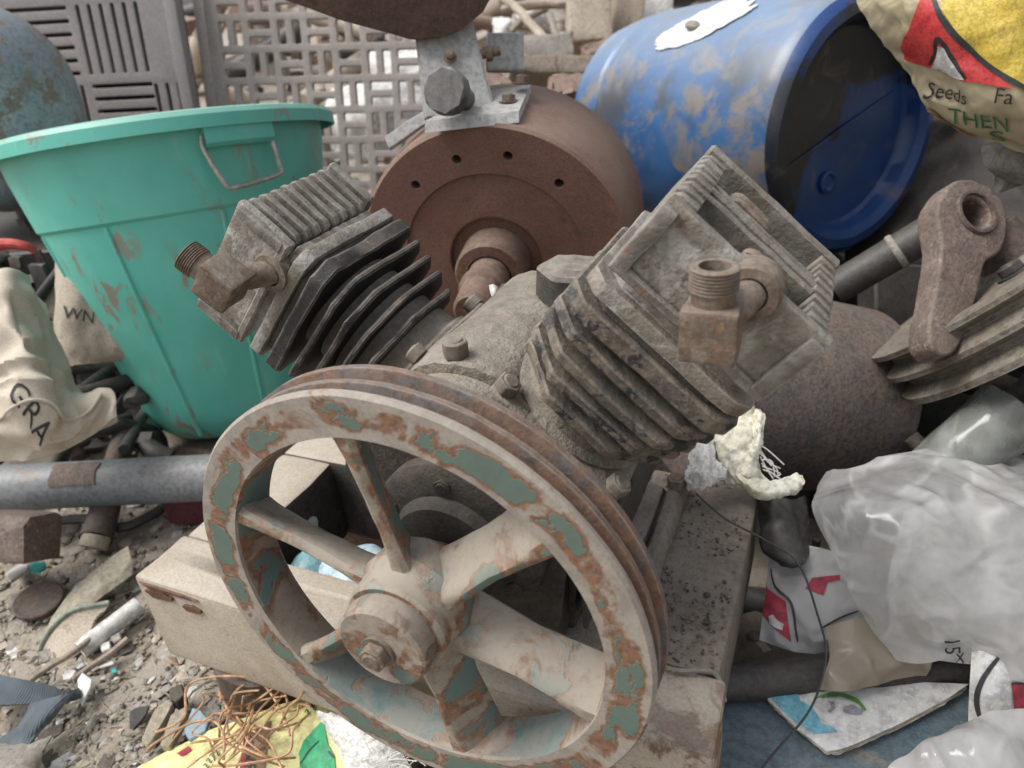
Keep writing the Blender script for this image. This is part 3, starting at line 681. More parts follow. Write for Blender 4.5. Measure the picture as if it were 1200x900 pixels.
# ---- cylinders and heads
def cylinder(side, al, y0, finm, thick=1.0):
    a = V((side * sin(al), 0, cos(al))); t = V((side * cos(al), 0, -sin(al))); d = .137; yc = y0 + d / 2
    P = lambda r, tt, y: O + a * r + t * tt + Y * (yc + y)
    bm = bmesh.new()
    pr = [(.062, .108), (.062, .124), (.055, .128), (.052, .150), (.0505, .235)]
    lathe(bm, [(0, .10)] + pr + [(0, .235)], O + Y * yc, a, 56, closed=False, wob=.0008)
    cy = ob('cylinder', bm, 'dusty_casting', comp)
    def oct8(ht, hy, c): return [(-ht + c, -hy), (ht - c, -hy), (ht, -hy + c), (ht, hy - c), (ht - c, hy), (-ht + c, hy), (-ht, hy - c), (-ht, -hy + c)]
    bm = bmesh.new(); prism(bm, oct8(.064, .064, .010), O + Y * yc, t, Y, a, .108, .121, .002, .02, .001, 30); ob('foot_flange', bm, 'dusty_casting', cy)
    for sx in (-1, 1):
        for sy in (-1, 1):
            bm = bmesh.new(); hexbolt(bm, P(.121, sx * .055, sy * .054), a, .0095, .010, None, random.random()); ob('flange_bolt', bm, 'bolt_metal', cy)
    n = 5
    for k, (r, th, ht, hy, c) in enumerate([(.146, .0055, .066, .068, .036), (.1635, .0055, .069, .070, .030), (.181, .0055, .070, .072, .026), (.1985, .0055, .071, .072, .022), (.216, .014, .0705, .072, .014)]):
        bm = bmesh.new(); poly = oct8(ht, hy, c); th = th * thick if k < 4 else th
        b2 = bmesh.new(); prism(b2, poly, O + Y * yc, t, Y, a, r, r + th, .0016, .011, 0)
        for v in b2.verts:                                         # chipped, slightly bent edges
            q = v.co - (O + Y * yc); tt, yy = q.dot(t), q.dot(Y); e = max(abs(tt) / ht, abs(yy) / hy, (abs(tt) + abs(yy)) / (ht + hy - c))
            w = max(0, (e - .7) / .3); ch = max(0, fbm(v.co, 38, k) - .25)
            v.co += a * (.0022 * nz(v.co, 16, k) * w + .0006 * nz(v.co, 90, k)) - (t * tt + Y * yy) * (w * .10 * ch + .012 * nz(v.co, 60, k + 3) * w)
        join(bm, b2); ob('cooling_fin', bm, finm, cy)
    bm = bmesh.new(); prism(bm, oct8(.060, .066, .016), O + Y * yc, t, Y, a, .230, .2365, .0008); ob('gasket', bm, 'dark_casting', cy)
    # head
    h = .062; hb = .046
    bm = bmesh.new()
    prism(bm, oct8(h + .004, d / 2 + .002, .010), O + Y * yc, t, Y, a, .2365, .2485, .0025, .018, .0012, 40, 2)
    prism(bm, oct8(h - .006, d / 2 - .006, .010), O + Y * yc, t, Y, a, .2475, .258, .001, .03, .001, 40)
    prism(bm, [(-hb, -d / 2 + .004), (hb, -d / 2 + .004), (hb, d / 2 - .002), (-hb, d / 2 - .002)], O + Y * yc, t, Y, a, .256, .290, .003, .018, .001, 40)
    hd = ob('cylinder_head', bm, 'head_alloy', comp)
    bm = bmesh.new(); prism(bm, [(-h, .2575), (h, .2575), (h, .3136), (-h, .3136)], O + Y * y0, t, a, Y, .0025, .012, .003, .012, .0012, 50, 2); ob('front_plate', bm, 'head_alloy', hd)
    for s in (-1, 1):
        bm = bmesh.new(); prism(bm, [(s * h, .262), (s * (h - .011), .262), (s * (h - .011), .309), (s * h, .309)], O + Y * y0, t, a, Y, -.0035, .004, .0026, .01, .001, 60, 2); ob('edge_strip', bm, 'head_fin', hd)
    bm = bmesh.new(); prism(bm, [(-h, .257), (h, .257), (h, .265), (-h, .265)], O + Y * y0, t, a, Y, -.002, .003, .0015, .012, .001, 60); ob('lower_lip', bm, 'head_fin', hd)
    bm = bmesh.new(); prism(bm, [(-h, .262), (h, .262), (h, .3145), (-h, .3145)], O + Y * y0, t, a, Y, d - .009, d, .002, .012, .0012, 50); ob('back_plate', bm, 'head_fin', hd)
    for s in (-1, 1):
        for k in range(8):                                          # upright fins along both flanks
            yy = .0195 + k * .0136
            bm = bmesh.new(); prism(bm, [(s * (hb - .002), .2595), (s * (h - .004), .2595), (s * h, .264), (s * h, .309), (s * (h - .004), .3136), (s * (hb - .002), .3136)], O + Y * y0, t, a, Y, yy - .0034, yy + .0034, .0018, .014, .0009, 60, 2); ob('flank_fin', bm, 'head_fin', hd)
    for yy, hh in ((.055, .3115), (.0665, .3125), (.078, .3115)):
        bm = bmesh.new(); prism(bm, [(-hb, .288), (hb, .288), (hb, hh), (-hb, hh)], O + Y * y0, t, a, Y, yy - .003, yy + .003, .0015, .012, .0012, 50); ob('crown_fin', bm, 'head_fin', hd)
    for yy, q in ((.029, .012), (.040, .012), (.094, -.012), (.105, -.012)):
        bm = bmesh.new(); prism(bm, [(q - .018, .288), (q + .018, .288), (q + .018, .308), (q + .012, .311), (q - .012, .311), (q - .018, .308)], O + Y * y0, t, a, Y, yy - .003, yy + .003, .0016, .01, .001, 50); ob('crown_fin', bm, 'rust_fitting', hd)
    return a, t, yc, hd
aR, tR, ycR, hdR = cylinder(1, .727, .1016, 'fin_tan', 1.6)
aL, tL, ycL, hdL = cylinder(-1, .853, .1416, 'fin_black')

def elbow(boss, blk, out, half, rthr, lthr, name='pipe_elbow'):
    boss, blk = V(boss) + O, V(blk) + O; out = V(out).normalized()
    bm = bmesh.new(); ax = frame(out, Y)
    lathe(bm, [(0, -.014), (.0175, -.014), (.018, -.002), (.016, .0), (.016, .005), (.0105, .006), (.0105, .0)], boss, -Y, 36, closed=False)
    e = ob(name, bm, 'rust_fitting', comp)
    bm = bmesh.new(); cyl(bm, boss, (blk.x, blk.y, blk.z), .0105); box(bm, blk, (half * 2, half * 2, half * 2), (ax[0], ax[1], ax[2]), half * .13, 2, 2, .0012, 60); ob('elbow_block', bm, 'rust_fitting', e)
    pr = [(0, half * .8), (rthr * .92, half * .8), (rthr * .92, half + lthr * .35)]; n = 7
    for k in range(n):
        h0 = half + lthr * .35 + lthr * .65 * k / n; st = lthr * .65 / n
        pr += [(rthr * .93, h0), (rthr * 1.03, h0 + st * .35), (rthr * 1.03, h0 + st * .6), (rthr * .93, h0 + st * .95)]
    top = half + lthr; pr += [(rthr * .9, top), (rthr * .66, top), (rthr * .62, top - .02), (0, top - .02)]
    bm = bmesh.new(); lathe(bm, pr, blk, out, 36, closed=False, wob=.0005); ob('threaded_spigot', bm, 'rust_fitting', e)
elbow((.208, .102, .222), (.1925, .072, .2115), V((0, 0, 1)), .0152, .0128, .021)
elbow((-.176, .142, .194), (-.196, .106, .1975), V((-.75, -.12, .66)), .0155, .0130, .020)

# ---- belt wheel
wheel = thing('belt_wheel', (0, 0, 0), None, None); wheel.parent = comp; wheel.location = O - comp.location
bm = bmesh.new(); PW = .040
pr = [(.1475, .0025), (.1485, .0), (.1785, .0), (.1805, .0025), (.1805, .0055), (.1665, .0095), (.1665, .0125), (.179, .0170), (.179, .0215), (.1665, .0255), (.1665, .0285), (.1805, .0335), (.1805, .0385), (.179, PW), (.1485, PW), (.1475, PW - .002), (.1455, .022)]
lathe(bm, pr, O, Y, 160, wob=.0007)
bm.faces.ensure_lookup_table(); bm.normal_update()
for f in bm.faces:
    c = f.calc_center_median() - O; rad = math.hypot(c.x, c.z)
    f.material_index = 1 if (rad > .164 and c.y > .004) else (2 if rad < .1479 else 0)
ob('rim', bm, ['pulley_paint', 'pulley_groove', 'pulley_inner'], wheel, ang=.5)
for k in range(6):
    th = radians(42 + 60 * k); er = X * cos(th) + Z * sin(th); et = -X * sin(th) + Z * cos(th)
    bm = bmesh.new(); n = 14; rings = []
    for i in range(n + 1):
        f = i / n; r = .030 + f * .1185
        tw = radians(34) ; wy = .0195 + .004 * abs(f - .5) * 2; wt = .0062 + .004 * (2 * f - 1) ** 4
        c = O + er * r + Y * .0205
        u = Y * cos(tw) + et * sin(tw); v = -Y * sin(tw) + et * cos(tw); ring = []
        for q in range(14):
            a = 2 * pi * q / 14; cx, cyy = cos(a), sin(a); cx = math.copysign(abs(cx) ** .45, cx); cyy = math.copysign(abs(cyy) ** .6, cyy)
            p = c + u * (cx * wy) + v * (cyy * wt); p += v * .0008 * nz(p, 60); 
            p.y = max(p.y, O.y + .0015); ring.append(bm.verts.new(p))
        rings.append(ring)
    for i in range(n):
        for q in range(14): bm.faces.new((rings[i][q], rings[i][(q + 1) % 14], rings[i + 1][(q + 1) % 14], rings[i + 1][q]))
    bm.faces.new(rings[0]); bm.faces.new(rings[-1]); ob('spoke', bm, 'spoke_paint', wheel, ang=.7)
bm = bmesh.new(); lathe(bm, [(0, .042), (.036, .042), (.041, .036), (.044, .012), (.0395, .004), (.0390, -.012), (.0370, -.0145), (0, -.0145)], O, Y, 64, closed=False, wob=.0008); ob('hub', bm, 'spoke_paint', wheel)
bm = bmesh.new(); lathe(bm, [(0, -.0145), (.0335, -.0145), (.0350, -.019), (.0340, -.031), (.032, -.0325), (0, -.0325)], O, Y, 64, closed=False, wob=.0006); ob('hub_cap', bm, 'hub_paint', wheel)
bm = bmesh.new(); hexbolt(bm, O + V((-.001, -.0325, -.001)), -Y, .0105, .0105, .0125, .35); ob('hub_bolt', bm, 'rust_fitting', wheel)

# ================================================================== LEFT AND BACK
FH = V((sin(YAW), cos(YAW), 0)); RH_ = V((cos(YAW), -sin(YAW), 0))
# ---- green tub
def tub():
    ax = (Z * cos(radians(11.5)) + FH * sin(radians(11.5)) - RH_ * .055).normalized(); c = U(197, 156, 1.25); H = .52
    t = thing('plastic_tub', c - ax * H, 'large green plastic tub with wire handle behind the compressor', 'tub')
    bm = bmesh.new(); b = c - ax * H
    def R(h): return .150 + (.258 - .150) * (h / H) ** .92
    pr = [(0, .012), (R(0) - .045, .0), (R(0) - .02, .004), (R(0), .022)] + [(R(h), h) for h in [.05 + .42 * k / 22 for k in range(23)]]
    pr = [q for q in pr if q[1] < .385] + [(R(.385), .385), (R(.39) + .004, .39), (R(.48) + .004, .48), (R(H), H), (R(H) - .006, H), (R(.30) - .006, .30), (R(.05) - .006, .05), (R(0) - .03, .016), (0, .018)]
    lathe(bm, pr, b, ax, 96, closed=False); ob('tub_body', bm, 'tub_green', t)
    bm = bmesh.new(); lathe(bm, [(.252, H - .004), (.252, H + .003), (.262, H + .006), (.276, H + .003), (.281, H - .004), (.281, H - .022), (.277, H - .022), (.275, H - .006)], b, ax, 96); ob('tub_rim', bm, 'tub_green', t)
    x, y, z = frame(ax, -FH)                                         # x towards the camera
    for k in range(-2, 3):
        a = radians(-8 + 42 * k); dr = x * cos(a) + y * sin(a); bm = bmesh.new()
        tube(bm, [b + ax * h + dr * (R(h) - .001) for h in (.02, .10, .2, .3, .384)], .0045, 8, 6); ob('tub_rib', bm, 'tub_green', t)
    # handle bracket and bent wire handle on the side towards the right
    pl, prt = U(238, 170, 1.06), U(326, 158, 1.10)
    a0 = math.atan2((pl - b).dot(y), (pl - b).dot(x)); a1 = math.atan2((prt - b).dot(y), (prt - b).dot(x))
    bm = bmesh.new(); lathe(bm, [(.255, H - .05), (.270, H - .048), (.276, H - .043), (.276, H - .02), (.255, H - .018)], b, ax, 14, -FH, min(a0, a1), max(a0, a1), True)
    bmesh.ops.holes_fill(bm, edges=[e for e in bm.edges if e.is_boundary], sides=8); ob('handle_bracket', bm, 'tub_green', t)
    def on(a, h, o): return b + ax * h + (x * cos(a) + y * sin(a)) * (R(h) + o)
    da = a1 - a0
    hp = [on(a0 - .02 * da, H - .03, .012), on(a0 - .05 * da, H - .045, .016), on(a0 + .0 * da, H - .068, .022), on(a0 + .10 * da, H - .098, .03), on(a0 + .20 * da, H - .108, .033), on(a0 + .6 * da, H - .104, .034), on(a0 + .96 * da, H - .097, .032), on(a0 + 1.02 * da, H - .086, .026), on(a0 + 1.01 * da, H - .05, .016), on(a0 + 1.0 * da, H - .03, .010)]
    bm = bmesh.new(); tube(bm, hp, .0036, 8, 5); ob('wire_handle', bm, 'steel_wire', t)
    sb = bmesh.new(); box(sb, b - ax * .0 + V((0, 0, -.05)), (.30, .26, .10), None, .004, 1, 3, .006, 9)
    ob('timber_block', sb, 'old_wood', label='dark timber block underneath the green tub', cat='block')
tub()
# ---- upright slotted panels
def slot(cx, cy, w, h, r=None):
    r = min(w, h) / 2 * (.95 if r is None else r); out = []
    for (sx, sy, a0) in ((1, 1, 0), (-1, 1, 90), (-1, -1, 180), (1, -1, 270)):
        for k in range(4):
            a = radians(a0 + 30 * k); out.append((cx + sx * (w / 2 - r) + r * cos(a), cy + sy * (h / 2 - r) + r * sin(a)))
    return out
def panel(name, o, ax, ay, polys, ext, bev, mat, label, cat, extra=None, parent=None):
    bm = curve_mesh(polys, ext, bev); an = V(ax).cross(V(ay)).normalized()
    for v in bm.verts:
        q = V(o) + V(ax) * v.co.x + V(ay) * v.co.y + an * v.co.z; v.co = q
    return ob(name, bm, mat, parent, label, cat, ang=.5)
def slotted():
    d = 1.72; o = U(238, 162, d); ax = (RH_ * .985 + FH * -.10 + Z * -.035).normalized(); ay = (Z * .98 + FH * .16).normalized(); ay = (ay - ax * ay.dot(ax)).normalized()
    t = thing('slotted_panel', o - ay * .34, 'grey-brown slotted plastic panel standing behind the green tub', 'panel')
    w0, w1, h0, h1 = -.62, -.02, -.34, .46; c = .166; polys = [[(w0, h0), (w1, h0), (w1, h1), (w0, h1)]]
    for j in range(-2, 4):
        for i in range(-4, 0):
            x0 = -.062 + (i + .0) * c - .0; y0 = .055 + j * c - .0
            vert = (i + j) % 2 == 0
            for k in range(6):
                q = -.068 + .136 * k / 5
                cx, cy = x0 + c / 2 - .02, y0
                if vert: px, py, w, h = cx + q, cy, .0115, .148
                else: px, py, w, h = cx, cy + q, .148, .0115
                if w0 + .03 < px - w / 2 and px + w / 2 < w1 - .03 and h0 + .03 < py - h / 2 and py + h / 2 < h1 - .02: polys.append(slot(px, py, w, h))
        # half-width column next to the edge
        if j % 2 == 0:
            for k in range(3):
                px, py = -.062 + -.035 + .027 * k, .055 + j * c
                if h0 + .05 < py - .08 and py + .08 < h1: polys.append(slot(px + .012, py, .0115, .14))
    panel('panel_sheet', o, ax, ay, polys, .009, .0015, 'panel_plastic', None, None, parent=t)
    bm = bmesh.new(); box(bm, o + ax * (w0 + w1) / 2 + ay * (h0 + h1) / 2 + FH * .07, (w1 - w0, h1 - h0, .01), (ax, ay, ax.cross(ay)), .002); ob('slot_shade_board', bm, 'tarp_dark', t)  # dark board added to make the slots look shaded
    for q in (w1 + .006, w0 - .006):
        bm = bmesh.new(); box(bm, o + ax * q + ay * (h0 + h1) / 2 - ax.cross(ay) * -.004, (.028, .8, .034), (ax, ay, ax.cross(ay)), .004, 2); ob('edge_strip', bm, 'panel_plastic', t)
slotted()
def lattice():
    d = 1.80; o = U(262, 165, d); ax = (RH_ * .99 + FH * -.06 + Z * -.06).normalized(); ay = (Z * .97 + FH * .22 + RH_ * -.03).normalized(); ay = (ay - ax * ay.dot(ax)).normalized()
    t = thing('lattice_panel', o - ay * .30, 'brown plastic lattice panel with basket-weave openings behind the rusty drum', 'panel')
    w0, w1, h0, h1 = 0, .62, -.30, .50; c = .0700; polys = [[(w0, h0), (w1, h0), (w1, h1), (w0, h1)]]
    for j in range(11):
        for i in range(8):
            x0, y0 = .018 + i * c, h0 + .015 + j * c
            for k in range(2):
                if (i + j) % 2: polys.append(slot(x0 + c * (.25 + .5 * k), y0 + c / 2, .023, .056, .5))
                else: polys.append(slot(x0 + c / 2, y0 + c * (.25 + .5 * k), .056, .023, .5))
    panel('lattice_sheet', o, ax, ay, polys, .008, .002, 'lattice_plastic', None, None, parent=t)
    bm = bmesh.new(); box(bm, o + ax * -.012 + ay * .10, (.026, .8, .04), (ax, ay, ax.cross(ay)), .005, 2); ob('edge_strip', bm, 'lattice_plastic', t)
lattice()
# ---- grey tank with valve, on a dark box
def tank():
    c = U(-14, 130, 1.42); R = .166; ax = (Z + RH_ * .06).normalized(); b = c - ax * .19
    t = thing('gas_cylinder', b, 'blue-grey steel gas cylinder with rust spots beside the green tub', 'gas cylinder')
    bm = bmesh.new(); pr = [(0, .0), (.05, .004), (.11, .025), (.15, .065), (R, .12), (R + .002, .125), (R + .002, .135), (R, .14), (R, .22)] + [(R * cos(a), .22 + .165 * sin(a)) for a in [pi / 2 * k / 14 for k in range(1, 15)]]
    lathe(bm, pr, b, ax, 72, closed=False); ob('tank_body', bm, 'tank_paint', t)
    bm = bmesh.new(); q = b + RH_ * .045 - FH * .06; tube(bm, [q + Z * .04, q - Z * .01], .02, 12, 3); tube(bm, [q - Z * .01, q - Z * .035], .014, 10, 3); lathe(bm, [(.024, 0), (.024, .012)], q - Z * .02, Z, 6, closed=False, cap=True); ob('valve', bm, 'dark_steel', t)
    bm = bmesh.new(); box(bm, b + V((0, 0, -.062)) - RH_ * .06, (.46, .4, .045), (RH_, FH, Z), .004, 1, 2, .004, 9); ob('shelf_board', bm, 'dark_steel', label='dark steel shelf board carrying the grey gas cylinder', cat='board')
    bm = bmesh.new(); tube(bm, [U(-30, 292, 1.22), U(5, 286, 1.22), U(28, 288, 1.22), U(42, 294, 1.23)], lambda f: .012 * (1 - .5 * f), 10, 6); ob('red_strap', bm, 'red_plastic', label='faded red strap end lying under the gas cylinder', cat='strap')
    for sx in (-1, 1):
        bm = bmesh.new(); q = b + RH_ * (.15 * sx - .06); zt = q.z - .085; box(bm, V((q.x, q.y, zt / 2)), (.05, .3, zt), (RH_, FH, Z), .004); ob('shelf_leg', bm, 'dark_steel', bpy.data.objects['shelf_board'])
tank()
# ---- canvas bags
def canvas():
    g = pgrid([[(-70, 330, 1.06), (-30, 325, 1.05), (8, 318, 1.06), (30, 335, 1.12), (40, 352, 1.16)],
               [(-70, 385, 1.02), (-20, 380, 1.0), (25, 378, 1.0), (48, 385, 1.06), (62, 400, 1.12)],
               [(-70, 440, 1.0), (-15, 440, .98), (35, 436, .985), (60, 450, 1.03), (95, 470, 1.10)],
               [(-70, 490, .99), (-10, 492, .97), (40, 488, .97), (75, 494, 1.0), (128, 462, 1.08)],
               [(-70, 545, 1.03), (-10, 540, 1.02), (30, 536, 1.02), (72, 528, 1.03), (140, 492, 1.06)]])
    s = Sheet(g, .034, 8, 3, .75, .0015); t = ob('canvas_bag', s.mesh(70, 70, back=.05), 'canvas', label='crumpled beige canvas bag with handwritten letters left of the tub', cat='bag')
    ob('lettering', print_text(s, 'GRA', (17, 462), (17, 26), (15, -19)), 'ink', t)
    bm = bmesh.new(); tube(bm, [s(.02 + .9 * k / 12, .72 + .05 * sin(k * .7), .003) for k in range(13)], .0022, 6, 3); ob('hem_fold', bm, 'canvas', t)
    g = pgrid([[(62, 280, 1.22), (85, 288, 1.19), (120, 300, 1.22)], [(66, 340, 1.20), (88, 345, 1.17), (135, 350, 1.2)], [(66, 400, 1.20), (92, 400, 1.18), (150, 410, 1.2)], [(84, 428, 1.22), (105, 424, 1.21), (150, 424, 1.22)]])
    s = Sheet(g, .013, 10, 8, .5); t = ob('canvas_bag', s.mesh(30, 40, back=.04), 'canvas_shade', label='upright tan canvas bag squeezed between tub and crumpled bag', cat='bag')
    ob('lettering', print_text(s, 'WN', (74, 372), (20, 4), (3, -20)), 'ink', t)
    g = pgrid([[(40, 350, 1.3), (60, 338, 1.3), (80, 330, 1.3)], [(45, 400, 1.29), (62, 395, 1.28), (84, 395, 1.29)], [(55, 425, 1.3), (66, 425, 1.29), (90, 425, 1.3)]])
    s = Sheet(g, .01, 14, 5); ob('rag', s.mesh(24, 24, .002), 'canvas_shade', label='small grey-tan rag hanging behind the crumpled canvas bag', cat='rag')
canvas()
# ---- pipe and scrap in front of the tub
bm = bmesh.new(); pipe(bm, U(-80, 576, 1.15), U(300, 557, 1.13), .0365, .030, 40, .0006); t = ob('steel_pipe', bm, 'pipe_blue', label='long blue-grey steel pipe lying in front of the green tub', cat='pipe')
pa, pb = U(-80, 576, 1.15), U(300, 557, 1.13); pd = (pb - pa).normalized(); px_, py_, pz_ = frame(pd, Z)
bm = bmesh.new()
rows = []
for i in range(15):
    row = []
    for j in range(9):
        q = pa + pd * (.216 + .071 * i / 14 + .004 * nz((i * .9, j * .9, 2), 1.3)); a = radians(-58 + 62 * j / 8) + .10 * nz((i * .8, j * .5, 1), 1.1); dr = px_ * cos(a) + py_ * -sin(a) * (1 if (py_.dot(FW) > 0) else -1)
        row.append(q + (px_ * cos(a) - FW * 0 + (py_ if py_.dot(FW) < 0 else -py_) * -sin(a)) * (.0372 + .0018 * (1 + nz(q, 90))))
    rows.append(row)
vv = [[bm.verts.new(p) for p in r] for r in rows]
for i in range(14):
    for j in range(8): bm.faces.new((vv[i][j], vv[i + 1][j], vv[i + 1][j + 1], vv[i][j + 1]))
bmesh.ops.recalc_face_normals(bm, faces=bm.faces[:]); bmesh.ops.solidify(bm, geom=bm.faces[:], thickness=.002); ob('rust_scab', bm, 'rust_pale', t)
bm = bmesh.new(); tube(bm, [U(66, 560, 1.20), U(74, 530, 1.19), U(95, 510, 1.19), U(122, 503, 1.2), U(152, 500, 1.24), U(185, 512, 1.3), U(190, 545, 1.32)], .0125, 14, 8); ob('rubber_hoop', bm, 'dark_steel', label='black curved hoop resting behind the blue-grey pipe', cat='hoop')
bm = bmesh.new(); tube(bm, [U(146, 505, 1.24), U(140, 530, 1.20), U(130, 570, 1.17), U(118, 615, 1.14), U(112, 632, 1.125)], lambda f: .017 + .008 * f, 16, 8); t = ob('tapered_peg', bm, 'rust_scrap', label='brown tapered peg standing under the blue-grey pipe', cat='peg')
bm = bmesh.new(); tube(bm, [U(114, 628, 1.125), U(109, 642, 1.118)], .021, 14, 2); ob('peg_tip', bm, 'leather', t)
bm = bmesh.new(); tube(bm, [U(170, 520, 1.22), U(182, 530, 1.2), U(200, 538, 1.2)], .016, 12, 5); lathe(bm, [(.02, 0), (.02, .02)], U(168, 518, 1.22), RX, 6, closed=False, cap=True); ob('hex_coupling', bm, 'dark_steel', label='dark hexagonal coupling jammed under the green tub', cat='coupling')
bm = bmesh.new(); ax_ = (RX * .95 - FW * .2).normalized(); pr = frame(ax_, UP)
cc_ = U(22, 629, 1.02); prism(bm, [(-.034, -.030), (.026, -.034), (.034, -.02), (.034, .022), (.024, .034), (-.030, .032)], cc_, pr[0], pr[1], pr[2], -.085, .042, .006, .02, .002, 30, 2); ob('iron_block', bm, 'rust_pale', label='rusty six-sided iron block below the blue-grey pipe', cat='block')
bm = bmesh.new(); tube(bm, [G(60, 612, .012), G(100, 608, .016), G(140, 618, .02), G(175, 605, .016), G(200, 588, .02)], .008, 8, 6); ob('black_hose', bm, 'rubber', label='thin black hose on the dirt under the pipe', cat='hose')
bm = bmesh.new(); box(bm, G(232, 590, .03), (.09, .05, .05), (RX, FH, Z), .003, 1, 2, .002); ob('red_scrap', bm, 'maroon', label='dark red scrap peeping out between pipe and base frame', cat='scrap')
# white film and aqua bag seen through the belt wheel
g = [[V((-.25, .13, .10)), V((-.21, .13, .15)), V((-.13, .13, .12))], [V((-.26, .19, .15)), V((-.20, .20, .18)), V((-.13, .2, .15))], [V((-.26, .26, .05)), V((-.20, .26, .08)), V((-.13, .26, .06))]]
s = Sheet(g, .012, 16, 12); ob('plastic_bag', s.mesh(30, 30, .0006), 'pale_blue', label='pale blue plastic bag under the base frame', cat='bag')
g = [[V((-.30, .13, .10)), V((-.27, .135, .145)), V((-.235, .14, .14))], [V((-.30, .18, .145)), V((-.27, .19, .17)), V((-.235, .185, .145))], [V((-.30, .23, .07)), V((-.28, .235, .09)), V((-.25, .24, .09))]]
s = Sheet(g, .008, 22, 14); ob('plastic_bag', s.mesh(24, 24, .0006), 'aqua_film', label='crumpled aqua plastic bag under the base frame', cat='bag')
# ---- rusty drum with shaft
def drum():
    n = V((.19, -.965, -.13)).normalized(); c = V((-.168, .544, .398)); R = .186; L = .17; ax = -n
    t = thing('rusty_drum', V((c.x, c.y + .08, .0)), 'big rusty drum with a shaft boss and bolt holes behind the compressor', 'drum')
    bm = bmesh.new(); pr = [(0, .012), (.062, .012), (.064, .004), (.066, .0035), (.122, .0035), (.1245, .0), (R - .004, .0), (R, .004), (R + .004, L * .6), (R + .003, L - .006), (R - .004, L), (0, L)]
    lathe(bm, pr, c, ax, 128, closed=False)
    bm.normal_update()
    for f in bm.faces: f.material_index = 1 if (f.calc_center_median() - c).dot(ax) < .0125 and (f.calc_center_median() - c - ax * (f.calc_center_median() - c).dot(ax)).length < R - .003 else 0
    d = ob('drum_body', bm, ['drum_rust', 'drum_face'], t); cuts = []
    for (px, py) in ((535, 187), (595, 183), (487, 217), (655, 215)):
        r = ray(px, py); k = (c - CAM).dot(n) / r.dot(n); p = CAM + r * k
        b = bmesh.new(); cyl(b, p + n * .02, p - n * .025, .0062, seg=20); b2 = bmesh.new()
        lathe(b, [(.0095, .0), (.0062, -.004)], p + n * .0005, n, 20, closed=False, cap=True) if 0 else None; b2.free()
        bmesh.ops.translate(b, verts=b.verts[:], vec=-t.location); cuts.append(b)
    d.parent = None; boolean(d, cuts); d.parent = t
    for q in d.data.polygons:
        if abs(q.normal.dot(n)) > .97 or len(q.vertices) > 4: q.use_smooth = False
    bm = bmesh.new(); lathe(bm, [(0, -.012), (.0, .0), (.046, .0), (.048, .004), (.047, .048), (.044, .052), (.030, .052), (.030, .03), (0, .03)], c + n * -.012, n, 64, closed=False, wob=.0006); ob('boss', bm, 'shaft_rust', t)
    bm = bmesh.new(); lathe(bm, [(0, 0), (.0275, 0), (.0275, .05), (.031, .052), (.031, .062), (.027, .066), (.026, .105), (.022, .11), (0, .11)], c + n * .02, n, 48, closed=False, wob=.0006); ob('shaft', bm, 'shaft_rust', t)
    bm = bmesh.new(); tube(bm, [c + n * .105 + X * .02, c + n * .12 + X * .05 - Z * .01], .012, 12, 2); ob('key_pin', bm, 'shaft_rust', t)
    bm = bmesh.new(); box(bm, V((c.x - .02, c.y + .09, .115)), (.24, .14, .235), None, .006, 2, 2, .002); ob('pedestal', bm, 'drum_rust', t)
    # grey clamp bracket on top with knob and bolts
    f0, f1 = U(490, 52, .90), U(566, 36, .92)
    def P(px, py, d): return U(px, py, d)
    k = ob('clamp_bracket', None or (lambda: (lambda b: b)(bracket_body(P)))(), 'bracket_grey', t)
    bm = bmesh.new(); kc = P(525, 108, .845); an = (-FW * .92 - RX * .35 + DN * .2).normalized(); x, y, z = frame(an, UP)
    prism(bm, [(.0275 * cos(a) * (1 if i % 2 else .93), .0275 * sin(a) * (1 if i % 2 else .93)) for i, a in enumerate([2 * pi * q / 16 for q in range(16)])], kc, x, y, z, -.008, .012, .004, 0, 0, 40, 2)
    ob('clamp_knob', bm, 'knob_black', t)
    bm = bmesh.new(); lathe(bm, [(0, -.05), (.013, -.05), (.013, -.02), (.016, -.018), (.016, -.006), (0, -.006)], kc, an, 24, closed=False); ob('knob_stem', bm, 'bolt_metal', t)
    for (px, py, d, r) in ((596, 115, .905, .009), (612, 93, .925, .0095), (528, 61, .895, .006)):
        bm = bmesh.new(); hexbolt(bm, P(px, py, d) - UP * .006, (UP * .9 - FW * .3) if py > 70 else -FW, r, .01, r * 1.35); ob('bracket_bolt', bm, 'rust_fitting', t)
    bm = bmesh.new(); cyl(bm, P(562, 64, .92), P(586, 59, .92), .006); hexbolt(bm, P(570, 63, .92), RX, .0095, .008); ob('side_screw', bm, 'rust_fitting', t)
    bm = bmesh.new(); box(bm, P(592, 62, .965), (.05, .05, .012), (RX, UP, -FW), .002); ob('rear_plate', bm, 'bracket_grey', t)
    bm = bmesh.new(); prism(bm, [(-.035, -.007), (.03, -.009), (.035, .006), (-.03, .008)], P(478, 152, .93), (RX * .8 + UP * .6), (UP * .8 - RX * .6), -FW, -.004, .006, .001, .02, .002); ob('edge_tape', bm, 'bracket_grey', t)
    return t
